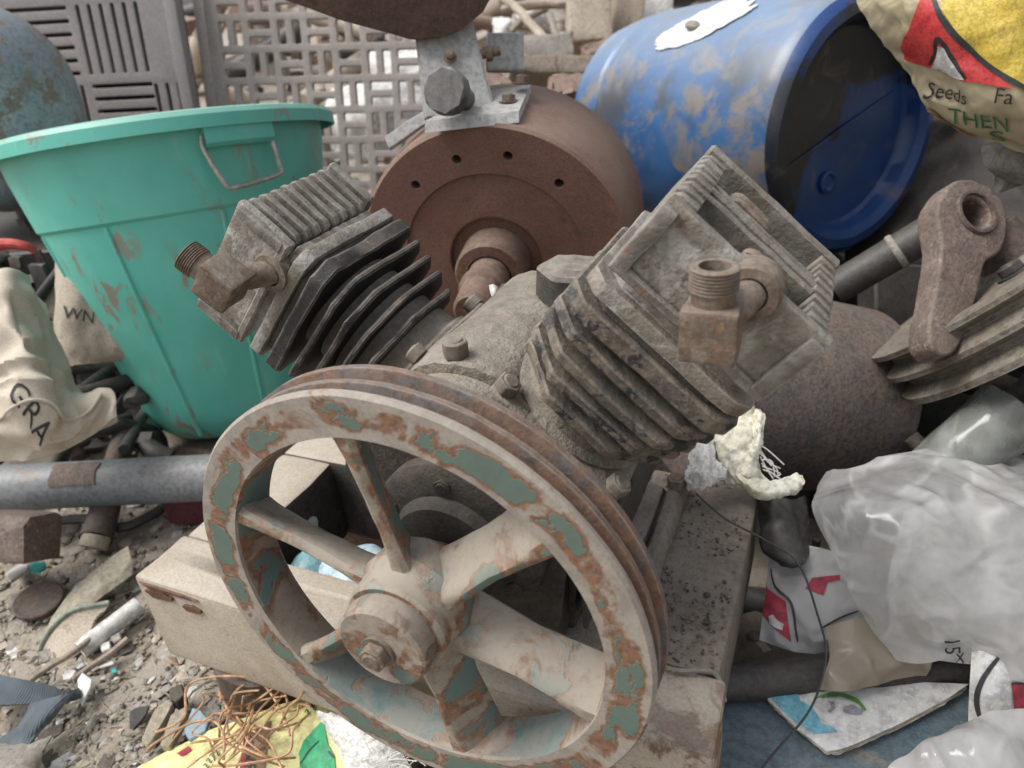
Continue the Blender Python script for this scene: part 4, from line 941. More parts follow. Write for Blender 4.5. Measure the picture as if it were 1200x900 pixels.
def bracket_body(P):
    bm = bmesh.new(); 
    # upright box: front face between photo positions, 9 cm deep
    b = [P(497, 140, .885), P(580, 126, .905), P(553, 20, .915), P(486, 40, .895)]
    n = -(b[1] - b[0]).cross(b[3] - b[0]).normalized(); n = n if n.dot(FW) > 0 else -n; n = (n + RX * .22).normalized()
    A = [bm.verts.new(p) for p in b]; B = [bm.verts.new(p + n * .075) for p in b]
    bm.faces.new(A); bm.faces.new(B[::-1])
    for i in range(4): bm.faces.new((A[i], A[(i + 1) % 4], B[(i + 1) % 4], B[i]))
    bmesh.ops.bevel(bm, geom=bm.edges[:], offset=.003, segments=2, affect='EDGES')
    c = (P(515, 132, .89) + P(618, 116, .91)) / 2
    f = [P(498, 142, .872), P(608, 130, .872), P(622, 98, .955), P(560, 108, .955)]; x = (f[1] - f[0]).normalized(); up = UP
    A = [bm.verts.new(p) for p in f]; B = [bm.verts.new(p - up * .014) for p in f]
    bm.faces.new(A); bm.faces.new(B[::-1])
    for i in range(4): bm.faces.new((A[i], A[(i + 1) % 4], B[(i + 1) % 4], B[i]))
    return bm
drum()
s = Sheet(pgrid([[(573, 334, .86), (578, 333, .858), (582, 336, .86)], [(576, 346, .855), (582, 345, .852), (587, 347, .855)], [(584, 358, .85), (590, 357, .848), (594, 360, .85)]]), .003, 60, 68); ob('plastic_scrap', s.mesh(14, 20, .0006), 'white_plastic', label='small white plastic scrap beside the drum shaft', cat='scrap')
# ---- rusty pan overhanging at the top
bm = bmesh.new(); P_ = [(318, -2), (400, 24), (482, 50), (520, 47), (546, 36), (566, 14), (584, -14)]
lo = [U(x, y, .86 + .00012 * (x - 318)) for x, y in P_]; up_ = [p + UP * .10 - FW * .06 + RX * ((-.02) if i < 3 else .03) for i, p in enumerate(lo)]
back = FW * .05 + UP * .13
A = [bm.verts.new(p) for p in lo + up_[::-1]]; B = [bm.verts.new(p + back) for p in lo + up_[::-1]]
bm.faces.new(A); bm.faces.new(B[::-1])
for i in range(len(A)): bm.faces.new((A[i], A[(i + 1) % len(A)], B[(i + 1) % len(A)], B[i]))
bmesh.ops.bevel(bm, geom=bm.edges[:], offset=.004, segments=2, affect='EDGES')
ob('rusty_hopper', bm, 'pan_rust', label='dark rusty hopper bottom overhanging the grey clamp bracket', cat='hopper')

# ---- blue barrel
def barrel():
    n = V((.80, -.585, .06)).normalized(); c = V((.251, 1.029, .475)); R = .205
    t = thing('plastic_barrel', V((c.x - .2, c.y + .15, .25)), 'dirty blue plastic barrel lying on its side with a dark recessed end', 'barrel')
    bm = bmesh.new(); pr = [(0, -.02), (.11, -.018), (.150, -.016), (.156, -.010), (.160, .012), (.172, .022), (.188, .020), (.200, .006), (R, -.015), (R + .003, -.07), (R + .006, -.20), (R + .006, -.30), (R, -.41), (R - .004, -.416), (R - .004, -.424), (R - .001, -.43), (R - .006, -.47), (.19, -.51), (.16, -.535), (.10, -.545), (0, -.547)]
    lathe(bm, pr, c, n, 112, closed=False, wob=.002); bm.normal_update()
    for f in bm.faces:
        q = f.calc_center_median() - c; h = q.dot(n); f.material_index = 1 if (h > -.022 and (q - n * h).length < .197) else 0
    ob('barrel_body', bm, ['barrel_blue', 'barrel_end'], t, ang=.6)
    x, y, z = frame(n, UP)
    bm = bmesh.new(); lathe(bm, [(.018, 0), (.018, .005), (.014, .006), (.010, .003), (0, .003)], c - x * .085 - y * .0 + n * -.017, n, 24, closed=False); ob('moulded_mark', bm, 'barrel_end', t)
    bm = bmesh.new(); box(bm, c + n * -.0165, (.004, .28, .004), (x * .8 + y * .6, (y * .8 - x * .6), n), .001); ob('mould_seam', bm, 'barrel_end', t)
    # torn white paper stuck on top, and a pebble on it
    def hit(px, py, o=.003):
        r = ray(px, py).normalized(); q = CAM - c; rp = r - n * r.dot(n); qp = q - n * q.dot(n); A_, B_, C_ = rp.dot(rp), 2 * rp.dot(qp), qp.dot(qp) - (R + .006 + o) ** 2
        D = max(0, B_ * B_ - 4 * A_ * C_); return CAM + r * ((-B_ - D ** .5) / (2 * A_))
    s = Sheet([[hit(x, y) for x, y in row] for row in (((768, 44), (800, 24), (840, 4), (880, -14)), ((766, 52), (800, 40), (842, 18), (884, -4)), ((768, 60), (806, 52), (846, 32), (890, 6)))], .0, 20, 95)
    ob('torn_label', s.mesh(40, 20, .0006, .055), 'white_print', t)
    bm = bmesh.new(); bmesh.ops.create_icosphere(bm, subdivisions=2, radius=.011); q = hit(812, 30, .006)
    for v in bm.verts: v.co = q + V((v.co.x * 1.3, v.co.y, v.co.z * .8)) * (1 + .4 * nz(v.co, 90))
    ob('pebble', bm, 'stone', label='small tan pebble lying on the blue barrel', cat='pebble')
barrel()

# ================================================================== RIGHT-HAND SIDE
def clutter(name, mats, n, spot, size, label, seed):
    """a heap nobody could count: bars, lumps and flakes, one mesh"""
    rnd = random.Random(seed); bm = bmesh.new()
    for k in range(n):
        c = V(spot(rnd)); q = proj(c)
        if 930 < q[0] < 1150 and 420 < q[1] < 600 and (c - CAM).dot(FW) < 1.0: continue
        b2 = bmesh.new(); s = rnd.uniform(*size); q = rnd.random()
        ax = frame(V((rnd.gauss(0, 1), rnd.gauss(0, 1), rnd.gauss(0, .5))))
        if q < .45: cyl(b2, c - ax[2] * s * 1.6, c + ax[2] * s * 1.6, s * rnd.uniform(.12, .34), seg=16)
        elif q < .8: box(b2, c, (s * rnd.uniform(.4, 1.4), s * rnd.uniform(.2, 1), s * rnd.uniform(.1, .6)), ax, s * .03, 1, 1, s * .12, 4 / s)
        else:
            bmesh.ops.create_icosphere(b2, subdivisions=2, radius=s * .5)
            for v in b2.verts: v.co = c + V((v.co.x, v.co.y, v.co.z * .7)) * (1 + .5 * nz(v.co + c, 2 / s))
        mi = rnd.randrange(len(mats))
        for f in b2.faces: f.material_index = mi
        join(bm, b2)
    return ob(name, bm, mats, label=label, cat='scrap', kind='stuff')
clutter('scrap_heap', ['dark_steel', 'dark_casting', 'rubber', 'rust_scrap'], 420, lambda r: (lambda a, b: (a, b, r.uniform(0, .10 + .16 * max(0, min(1, (b - .45) / .4)))))(r.uniform(.26, 1.5), r.uniform(.42, 1.7)), (.03, .11), 'dark jumble of rusty scrap under the blue barrel and the bags', 3)
clutter('scrap_heap', ['dark_steel', 'rust_scrap', 'dark_casting', 'old_wood'], 260, lambda r: (r.uniform(-.55, .3), r.uniform(.62, 1.5), r.uniform(0, .22)), (.03, .10), 'dark jumble of rusty scrap behind the big rusty drum', 5)
clutter('scrap_heap', ['dark_steel', 'dark_casting', 'rubber', 'rust_scrap'], 150, lambda r: (lambda p: (p.x, p.y, p.z))(U(r.uniform(-60, 170), r.uniform(300, 540), r.uniform(1.22, 1.5))), (.02, .06), 'dark small scrap filling the gap left of the green tub', 6)

# ---- seed sack at the top right
def sack():
    g = pgrid([[(985, -75, .90), (1050, -90, .80), (1130, -95, .75), (1220, -95, .75), (1330, -95, .85)],
               [(1006, -5, .86), (1060, -5, .775), (1130, 0, .735), (1220, 0, .73), (1330, 0, .83)],
               [(1048, 62, .85), (1085, 62, .79), (1140, 68, .75), (1225, 75, .735), (1330, 80, .83)],
               [(1085, 118, .85), (1115, 118, .80), (1160, 125, .765), (1230, 130, .75), (1330, 130, .84)],
               [(1120, 150, .86), (1140, 160, .83), (1190, 176, .81), (1245, 182, .80), (1330, 180, .86)]])
    s = Sheet(g, .010, 14, 21, .6, .0008)
    t = ob('seed_sack', s.mesh(80, 70, back=.16), 'sack_weave', label='woven seed sack printed yellow and red at the upper right', cat='sack')
    ob('yellow_panel', print_poly(s, [[(1098, -60), (1300, -60), (1300, 118), (1200, 108), (1165, 82), (1130, 48), (1103, 10)]], .0012, 9), 'sack_yellow', t)
    ob('red_triangle', print_poly(s, [[(1082, -10), (1094, -8), (1108, 25), (1140, 62), (1188, 103), (1130, 93), (1078, 77), (1062, 68), (1060, 52)]], .0022), 'sack_red', t)
    ob('black_border', print_poly(s, stroke([(1090, -12), (1104, 18), (1132, 50), (1165, 80), (1206, 108)], 7) + stroke([(1089, 76), (1100, 60), (1102, 42), (1112, 50), (1124, 72), (1134, 90)], 5), .0030), 'black_print', t)
    ob('white_mark', print_poly(s, [[(1104, 50), (1112, 53), (1133, 92), (1121, 90), (1111, 74), (1104, 84), (1091, 80), (1101, 66)]], .0028), 'white_print', t)
    ob('sack_lettering', print_text(s, 'Seeds', (1084, 112), (22, 4), (-3, -23), .25, .002), 'black_print', t)
    ob('sack_lettering', print_text(s, 'Fa', (1166, 117), (24, 3), (-2, -24), .25, .002), 'black_print', t)
    ob('green_lettering', print_text(s, 'THEN', (1116, 139), (27, 4.5), (-4, -22), 0, .002), 'green_print', t)
    ob('green_lettering', print_text(s, 'S', (1162, 163), (44, 2), (-4, -20), 0, .002), 'green_print', t)
    ob('orange_edge', print_poly(s, [[(1088, 122), (1098, 126), (1120, 145), (1146, 160), (1140, 160), (1115, 148), (1098, 136)]], .0015), 'sack_orange', t)
    g = pgrid([[(1150, 172, .90), (1190, 165, .86), (1250, 165, .86), (1330, 165, .9)], [(1155, 195, .89), (1195, 195, .85), (1250, 195, .85), (1330, 195, .89)], [(1175, 212, .9), (1200, 216, .87), (1250, 222, .87), (1330, 225, .9)]])
    s2 = Sheet(g, .006, 14, 23); ob('seed_sack', s2.mesh(30, 20, back=.08), 'rag', label='grey woven sack wedged below the yellow printed sack', cat='sack')
sack()
# unseen sacks added out of frame on the right to block sky light
for k, (px, py, d, r) in enumerate(((1430, -60, 1.05, .24), (1440, 330, .98, .22), (1500, -420, 1.1, .26), (1300, -330, 1.25, .24))):
    c = U(px, py, d); bm = bmesh.new(); bmesh.ops.create_uvsphere(bm, u_segments=32, v_segments=20, radius=r)
    for v in bm.verts: v.co = c + V((v.co.x * .75, v.co.y * 1.5, v.co.z * .8)) * (1 + .10 * fbm(v.co + c, 7))
    ob('shade_sack', bm, 'sack_weave', label=['second lowest', 'lowest', 'topmost', 'rearmost'][k] + ' unseen sack, added out of frame to block sky light', cat='sack')

g = pgrid([[(1030, 130, 1.45), (1110, 140, 1.3), (1200, 150, 1.2), (1330, 150, 1.15)], [(1010, 220, 1.4), (1110, 215, 1.28), (1200, 215, 1.18), (1330, 215, 1.12)], [(990, 320, 1.32), (1100, 310, 1.2), (1200, 310, 1.12), (1330, 310, 1.08)], [(980, 420, 1.25), (1100, 410, 1.15), (1200, 410, 1.1), (1330, 410, 1.05)]])
s = Sheet(g, .05, 5, 97, .6, .003); ob('tarpaulin', s.mesh(50, 50, .002), 'tarp_dark', label='dark brown tarpaulin slumped behind the rusty lever', cat='tarpaulin')
# ---- crank lever with eye, sheave, pipes, big rusty roller
def lever():
    d = .80; o = U(1127, 258, d); ax = (RX + FW * .25).normalized(); an = (-FW + RX * .25 + UP * .25).normalized(); ay = an.cross(ax).normalized(); ay = ay if ay.dot(UP) > 0 else -ay
    k = d / FPX; T = lambda p: ((p[0] - 1127) * k, -(p[1] - 258) * k)
    out = [(1036, 412), (1040, 421), (1052, 424), (1068, 413), (1090, 382), (1112, 343), (1128, 314), (1150, 302), (1166, 280), (1173, 252), (1170, 236), (1160, 232), (1158, 224), (1140, 218), (1118, 219), (1100, 232), (1084, 252), (1080, 275), (1078, 300), (1070, 325), (1055, 362), (1041, 392)]
    Q = [(p.x, p.y) for p in spline([V((*T(p), 0)) for p in out], 4, True)]
    hole = [(T((1132, 256))[0] + .0225 * cos(a), T((1132, 256))[1] + .0205 * sin(a)) for a in [2 * pi * i / 40 for i in range(40)]]
    bm = curve_mesh([Q, hole], .011, .004)
    for v in bm.verts: v.co = o + ax * v.co.x + ay * v.co.y + an * v.co.z + V((1, 1, 1)) * .0008 * nz(v.co, 120)
    t = ob('crank_lever', bm, 'rust_pale', label='pitted rusty lever with a round eye leaning on the grooved wheel', cat='lever')
    bm = bmesh.new(); c = o + ax * T((1132, 256))[0] + ay * T((1132, 256))[1]; lathe(bm, [(.0262, -.02), (.0262, .016), (.0245, .0185), (.0215, .0185), (.0205, .016), (.0205, -.02)], c, an, 48, wob=.0006); ob('eye_bush', bm, 'rust_scrap', t)
    bm = bmesh.new(); cyl(bm, c - an * .03, c - an * .020, .024); ob('eye_bottom', bm, 'stone', t)
lever()
def sheave():
    n = (UP * .76 - RX * .55 + FW * .13).normalized(); c = U(1190, 312, .83); R = .180
    bm = bmesh.new(); x = [(0, .010), (.045, .010), (.05, .004), (.13, .002), (.15, .006), (.160, .006), (R, .004), (R, -.002), (R - .016, -.010), (R - .016, -.016), (R, -.026), (R, -.032), (R - .016, -.040), (R - .016, -.046), (R, -.056), (R, -.064), (R - .02, -.066), (0, -.066)]
    lathe(bm, x, c, n, 128, closed=False, wob=.001); t = ob('grooved_wheel', bm, 'sheave_metal', label='dusty grooved belt wheel tilted under the rusty lever', cat='belt wheel')
    u, v, w = frame(n, UP)
    for a in range(5):
        q = c + (u * cos(a * 1.257 + .5) + v * sin(a * 1.257 + .5)) * .085 + n * .003
        bm = bmesh.new(); hexbolt(bm, q, n, .013, .012, .017); ob('wheel_nut', bm, 'dark_steel', t)
    bm = bmesh.new(); cyl(bm, c, c + n * .05, .032, bev=.003); ob('wheel_hub', bm, 'rust_scrap', t)
sheave()
bm = bmesh.new(); a, b = U(978, 338, 1.02), U(1100, 266, .95); pipe(bm, a, b, .0235, .019, 36, .0008); t = ob('grey_pipe', bm, 'dark_steel', label='grey-green pipe running behind the rusty lever', cat='pipe')
dd = (b - a).normalized(); bm = bmesh.new(); lathe(bm, [(.0238, 0), (.0252, .002), (.0252, .007), (.0238, .009)], a + dd * .085, dd, 36); ob('pipe_band', bm, 'rag', t)
# roller
def roller():
    ax = (RX * .95 + FW * .30 - UP * .10).normalized(); c = U(908, 458, 1.0)
    bm = bmesh.new(); R = .131; pr = [(0, -.13), (R - .02, -.13), (R, -.125)] + [(R + .003 * sin(k / 8 * pi), -.12 + .24 * k / 8) for k in range(9)] + [(R - .004, .124), (R - .02, .126), (R - .022, .11), (0, .11)]
    lathe(bm, pr, c, ax, 112, closed=False, wob=.0008); ob('rusty_roller', bm, 'roller_rust', label='broad rusty roller behind the right cylinder head', cat='roller')
roller()
bm = bmesh.new(); cyl(bm, U(955, 468, 1.12), U(1190, 498, .92), .032, bev=.002, wob=.001, seg=32); ob('dark_pipe', bm, 'dark_steel', label='dark steel pipe lying between rusty roller and clear tube', cat='pipe')
bm = bmesh.new(); box(bm, U(1060, 375, 1.10), (.12, .16, .06), (RX, UP, FW), .004, 1, 2, .003); ob('steel_slab', bm, 'dark_steel', label='dark steel slab standing behind the rusty lever', cat='slab')
# clear tube
def ctube():
    a, b = U(1088, 560, .79), U(1186, 484, .78); bm = bmesh.new(); ax = frame(b - a); L = (b - a).length; rows = []
    for i in range(17):
        f = i / 16; r = .030 + .010 * f
        rows.append([bm.verts.new(a + (b - a) * f + (ax[0] * cos(q) + ax[1] * sin(q)) * r * (1 + .10 * nz((cos(q) * 2, sin(q) * 2, f * 3), 1.2))) for q in [2 * pi * k / 36 for k in range(36)]])
    for i in range(16):
        for k in range(36): bm.faces.new((rows[i][k], rows[i][(k + 1) % 36], rows[i + 1][(k + 1) % 36], rows[i + 1][k]))
    bmesh.ops.recalc_face_normals(bm, faces=bm.faces[:]); bmesh.ops.solidify(bm, geom=bm.faces[:], thickness=.0015)
    ob('clear_tube', bm, 'clear_tube', label='short greyish clear plastic tube with open end above the bag', cat='tube')
ctube()
# ---- clear bag and what lies under it
g = pgrid([[(968, 552, .80), (1010, 543, .78), (1060, 531, .775), (1130, 530, .79), (1210, 538, .80), (1300, 545, .86)],
           [(954, 590, .735), (1010, 590, .69), (1070, 588, .675), (1140, 585, .68), (1210, 585, .69), (1300, 590, .76)],
           [(984, 655, .70), (1035, 660, .665), (1085, 655, .65), (1140, 655, .65), (1210, 655, .655), (1300, 660, .73)],
           [(1015, 722, .69), (1055, 732, .668), (1100, 732, .65), (1150, 725, .638), (1210, 725, .64), (1300, 730, .71)],
           [(1050, 772, .690), (1085, 776, .678), (1125, 774, .668), (1165, 785, .655), (1210, 800, .645), (1300, 800, .70)]])
s = Sheet(g, .012, 9, 31, .9, .0006); t = ob('clear_bag', s.mesh(120, 110), 'clear_bag', label='large crumpled clear plastic bag bulging at the right', cat='bag')
ob('bag_print', print_text(s, '15', (1106, 743), (1.5, 25), (27, 0), 0, .004), 'black_print', t)
ob('bag_print', print_text(s, 'x', (1121, 765), (0, 22), (18, -3), 0, .004), 'black_print', t)
g = pgrid([[(1060, 600, .80), (1140, 580, .80), (1300, 590, .86)], [(1040, 690, .74), (1140, 680, .73), (1300, 690, .80)], [(1060, 770, .72), (1150, 780, .70), (1300, 800, .76)]])
s = Sheet(g, .012, 12, 33, .7); ob('milky_sheet', s.mesh(50, 50, .0006), 'white_print', label='white plastic sheet showing through the big clear bag', cat='sheet')
g = pgrid([[(1140, 752, .66), (1175, 760, .65), (1300, 765, .68)], [(1136, 800, .655), (1175, 805, .645), (1300, 805, .68)], [(1134, 868, .66), (1175, 872, .65), (1300, 875, .68)]])
s = Sheet(g, .008, 14, 35, .6); t = ob('printed_packet', s.mesh(50, 40, back=.02), 'white_print', label='white packet with a black arc and red print below the bag', cat='packet')
ob('black_arc', print_poly(s, stroke([(1168, 770), (1152, 795), (1145, 820), (1150, 846)], 6)), 'black_print', t)
ob('red_block', print_poly(s, [[(1181, 800), (1280, 800), (1280, 848), (1182, 843), (1188, 828)]]), 'red_print', t)
ob('black_line', print_poly(s, stroke([(1181, 799), (1230, 799), (1280, 799)], 4), .0018), 'black_print', t)
g = pgrid([[(1150, 838, .63), (1200, 832, .63), (1300, 832, .66)], [(1085, 872, .62), (1180, 865, .605), (1300, 865, .64)], [(1040, 900, .615), (1180, 905, .59), (1300, 905, .62)], [(1040, 960, .60), (1180, 960, .58), (1300, 960, .6)]])
s = Sheet(g, .014, 14, 37, .75); ob('clear_bag', s.mesh(60, 50, .0004), 'clear_bag', label='second clear plastic bag in the lower right corner', cat='bag')
# brown film, printed sheets, pipe, booklet, blue board
zb_ = .075
bm = bmesh.new(); a, b, c_, d_ = G(845, 815, zb_), G(1190, 790, zb_), G(1230, 930, zb_), G(830, 935, zb_)
A = [bm.verts.new(p) for p in (a, b, c_, d_)]; B = [bm.verts.new(p - Z * .03) for p in (a, b, c_, d_)]
bm.faces.new(A); bm.faces.new(B[::-1])
for i in range(4): bm.faces.new((A[i], A[(i + 1) % 4], B[(i + 1) % 4], B[i]))
bmesh.ops.bevel(bm, geom=bm.edges[:], offset=.002, segments=1, affect='EDGES'); bmesh.ops.subdivide_edges(bm, edges=[e for e in bm.edges if e.calc_length() > .05], cuts=5, use_grid_fill=True)
for v in bm.verts: v.co.z += .002 * nz(v.co, 14)
ob('blue_board', bm, 'blue_wood', label='weathered blue painted board at the lower right', cat='board')
bm = bmesh.new(); pipe(bm, G(835, 802, .094), G(1150, 778, .094), .019, .015, 32, .0008); ob('dark_pipe', bm, 'dark_steel', label='dark steel pipe lying on the blue board', cat='pipe')
def booklet():
    pts = lambda z: [[(897, 815, z), (960, 806, z + .002), (1040, 800, z + .004), (1135, 802, z + .004)], [(925, 845, z), (975, 838, z + .002), (1040, 826, z + .003), (1120, 812, z + .003)], [(968, 880, z - .004), (990, 876, z), (1050, 850, z), (1105, 822, z)]]
    rows = pts(.092); s = Sheet(ggrid(rows), .003, 22, 41, .5)
    t = ob('booklet', s.mesh(40, 30, .0012), 'white_print', label='tattered children booklet with blue cloud and grass picture on the blue board', cat='booklet')
    ob('blue_cloud', print_poly(s, [[(900, 815), (934, 811), (938, 822), (950, 828), (958, 838), (962, 848), (975, 852), (982, 858), (955, 860), (940, 851), (925, 840)]]), 'sky_print', t)
    ob('grass_picture', print_poly(s, stroke([(962, 818), (985, 816), (1003, 822), (1014, 833)], 5) + stroke([(955, 820), (975, 814), (992, 816)], 2)), 'grass_print', t)
    ob('bird_picture', print_poly(s, [[(971, 823), (977, 824), (979, 831), (973, 836), (969, 834), (974, 830)], [(988, 830), (998, 827), (1012, 832), (1010, 838), (997, 839), (988, 835)]]), 'grey_print', t)
    for k in range(3):
        s2 = Sheet(ggrid([[(p[0] - 1 + k, p[1] + 2.0 + 1.5 * k, p[2] - .0022 * (k + 1)) for p in r] for r in rows]), .003, 22, 44 + k, .5); ob('page', s2.mesh(30, 20, .0008, .02), 'page_cream', t)
booklet()
g = ggrid([[(966, 735, .150), (1000, 726, .155), (1040, 722, .150), (1090, 722, .140)], [(972, 770, .132), (1005, 766, .138), (1045, 768, .134), (1090, 772, .126)], [(958, 808, .112), (985, 810, .116), (1030, 803, .114), (1085, 792, .110)]])
s = Sheet(g, .010, 16, 51, .6); ob('brown_wrapper', s.mesh(50, 40, .0006), 'brown_film', label='brown translucent wrapper hanging over the booklet', cat='wrapper')
g = pgrid([[(905, 620, .80), (950, 640, .77), (1010, 650, .76), (1060, 655, .76)], [(900, 670, .78), (950, 675, .755), (1005, 690, .74), (1060, 700, .74)], [(895, 715, .77), (945, 730, .745), (985, 735, .73), (1040, 735, .73)], [(890, 750, .765), (940, 765, .745), (980, 765, .735), (1030, 765, .73)]])
s = Sheet(g, .012, 15, 53, .65); t = ob('printed_sheet', s.mesh(60, 60, .0005), 'milky_film', label='crumpled white and red printed plastic sheet beside the base frame', cat='sheet')
ob('red_patch', print_poly(s, [[(893, 670), (900, 690), (922, 705), (928, 752), (915, 742), (893, 720)], [(944, 690), (952, 678), (985, 673), (984, 680), (970, 683), (965, 698)]]), 'red_print', t)
ob('black_line', print_poly(s, stroke([(905, 668), (910, 688), (928, 706), (933, 735), (935, 752)], 3) + stroke([(963, 736), (985, 724), (1005, 716)], 2.5), .0018), 'black_print', t)
ob('white_flower', print_poly(s, [[(902, 722), (907, 720), (912, 726), (920, 731), (918, 738), (910, 735), (903, 730)]], .0018), 'white_print', t)
# black rubber flap
g = pgrid([[(886, 572, .80), (905, 580, .775), (930, 585, .775), (945, 580, .80)], [(888, 610, .785), (908, 618, .755), (930, 620, .755), (948, 612, .785)], [(895, 640, .775), (912, 650, .75), (935, 652, .75), (951, 640, .775)], [(912, 652, .765), (922, 660, .752), (940, 659, .752), (948, 648, .765)]])
s = Sheet(g, .014, 18, 57, .4); ob('rubber_flap', s.mesh(40, 50, back=.02), 'rubber', label='folded black rubber flap beside the base frame', cat='flap')
# foam rag and torn paper beside the right cylinder
g = pgrid([[(868, 478, .80), (880, 474, .79), (893, 480, .79)], [(836, 500, .80), (868, 505, .775), (892, 503, .775)], [(828, 525, .80), (862, 532, .77), (888, 530, .77)], [(850, 560, .79), (872, 556, .765), (892, 552, .765)], [(872, 572, .78), (892, 576, .76), (905, 568, .765)]])
s = Sheet(g, .012, 22, 61, .6, .002); t = ob('foam_rag', s.mesh(40, 60, .004, .03), 'foam_yellow', label='torn cream foam rag hanging behind the right cylinder', cat='rag')
s3 = Sheet(pgrid([[(864, 546, .765), (886, 560, .752), (912, 561, .752), (938, 553, .76)], [(862, 560, .757), (886, 574, .742), (914, 578, .742), (942, 568, .752)], [(872, 568, .765), (890, 583, .752), (914, 585, .752), (936, 577, .76)]]), .008, 30, 66, .5, .0015); ob('curled_lip', s3.mesh(40, 16, .006, .04), 'foam_yellow', t)
s3 = Sheet(pgrid([[(884, 478, .785), (890, 480, .772), (897, 483, .772)], [(880, 512, .772), (889, 514, .758), (896, 512, .762)], [(868, 540, .77), (878, 542, .755), (890, 540, .76)], [(864, 556, .765), (874, 560, .752), (888, 562, .757)]]), .008, 34, 67, .5, .0015); ob('torn_edge', s3.mesh(14, 50, .006, .05), 'foam_yellow', t)
for k in range(9):
    bm = bmesh.new(); f = k / 8; p = V(U(888 + 6 * f, 520 + 30 * f, .76)); tube(bm, [p, p + RX * random.uniform(.006, .02) + DN * random.uniform(.0, .016), p + RX * random.uniform(.012, .03) + DN * random.uniform(.01, .03)], .0008, 5, 4); ob('loose_thread', bm, 'white_cloth', t)
g = pgrid([[(806, 505, .80), (822, 502, .79), (838, 512, .79)], [(803, 535, .79), (825, 535, .77), (840, 530, .78)], [(803, 555, .785), (826, 556, .765), (855, 552, .775)], [(806, 578, .78), (825, 572, .77), (848, 562, .775)]])
s = Sheet(g, .010, 26, 63, .6, .0015); ob('torn_paper', s.mesh(36, 40, .001, .05), 'white_cloth', label='torn white fibrous paper between right cylinder and foam rag', cat='paper')
# long thin wire
bm = bmesh.new(); tube(bm, [U(815, 578, .77), U(850, 608, .755), U(895, 632, .735), U(935, 660, .72), U(958, 720, .70), U(968, 770, .69), U(950, 830, .675), U(905, 885, .66), U(870, 930, .64)], .0011, 6, 10); ob('thin_wire', bm, 'wire_dark', label='thin dark wire trailing from the compressor over the bags', cat='wire')
bm = bmesh.new(); tube(bm, [O + V((.09, .115, ZT + .004)), O + V((.13, .123, ZT + .005)), O + V((.17, .118, ZT + .006)), O + V((.2, .128, ZT + .004)), O + V((.211, .122, ZT - .02))], .0022, 6, 6); ob('frayed_string', bm, 'rag', label='frayed grey string across the front corner of the base', cat='string')

# ================================================================== DIRT, LITTER AND SCRAPS AT THE LOWER LEFT
def shard(name, poly, z, th, mat, label, cat, tilt=(0, 0), group=None, amp=.0006):
    c = G(sum(p[0] for p in poly) / len(poly), sum(p[1] for p in poly) / len(poly), z); b2 = bmesh.new()
    P = [G(p[0], p[1], z) for p in poly]; P = [p + Z * (tilt[0] * (p - c).dot(RH_) + tilt[1] * (p - c).dot(FH)) for p in P]
    A = [b2.verts.new(p + Z * th) for p in P]; B = [b2.verts.new(p) for p in P]; n = len(P)
    b2.faces.new(A); b2.faces.new(B[::-1])
    for i in range(n): b2.faces.new((A[i], A[(i + 1) % n], B[(i + 1) % n], B[i]))
    bmesh.ops.bevel(b2, geom=b2.edges[:], offset=min(.0012, th * .3), segments=1, affect='EDGES')
    bmesh.ops.subdivide_edges(b2, edges=[e for e in b2.edges if e.calc_length() > .012], cuts=2, use_grid_fill=True)
    bmesh.ops.triangulate(b2, faces=[f for f in b2.faces if len(f.verts) > 4])
    for v in b2.verts: v.co += V((nz(v.co, 60, 1), nz(v.co, 60, 2), nz(v.co, 40, 3) * 1.5)) * amp
    return ob(name, b2, mat, label=label, cat=cat, group=group)
zg = .012
bm = bmesh.new(); pipe(bm, G(94, 762, .022), G(163, 709, .03), .0125, .0095, 28, .0006); ob('plastic_tube', bm, 'white_plastic', label='short piece of white plastic pipe on the dirt', cat='pipe')
shard('white_shard', [(92, 799), (99, 792), (110, 800), (108, 807), (95, 826), (92, 815)], zg + .012, .0035, 'white_plastic', 'large white shard standing out on the dirt near the webbing strap', 'shard', (.1, .25))
shard('white_shard', [(84, 822), (92, 812), (92, 822), (83, 828)], zg, .003, 'white_plastic', 'small white shard just below the large white shard', 'shard')
shard('white_shard', [(88, 779), (97, 773), (101, 781), (92, 786)], zg + .004, .004, 'white_plastic', 'small square white chip above the large white shard', 'chip')
shard('white_shard', [(73, 792), (82, 785), (91, 787), (84, 797), (75, 798)], zg + .004, .003, 'white_plastic', 'flat white flake left of the large white shard', 'flake')
shard('white_shard', [(113, 778), (133, 774), (135, 779), (117, 784)], zg + .003, .003, 'white_plastic', 'narrow white sliver right of the large white shard', 'sliver')
shard('white_shard', [(118, 757), (130, 754), (132, 763), (121, 767)], zg + .003, .006, 'white_plastic', 'white chip touching the white plastic pipe', 'chip')
shard('pale_stone', [(130, 749), (143, 745), (145, 753), (136, 758)], zg + .003, .008, 'stone', 'pale grey stone under the white plastic pipe', 'stone')
shard('ceramic_piece', [(6, 672), (20, 657), (33, 660), (35, 672), (24, 682), (18, 692), (12, 684)], zg + .014, .006, 'white_plastic', 'curved off-white ceramic piece below the iron block', 'shard', (.1, -.3))
shard('teal_scrap', [(36, 662), (42, 656), (47, 661), (52, 657), (55, 666), (48, 675), (38, 674), (35, 669)], zg + .012, .003, 'teal_plastic', 'small bright teal plastic scrap below the iron block', 'scrap', (0, -.2))
shard('green_chip', [(130, 785), (136, 783), (138, 788), (132, 790)], zg + .004, .002, 'teal_plastic', 'tiny green plastic chip right of the white shards', 'chip')
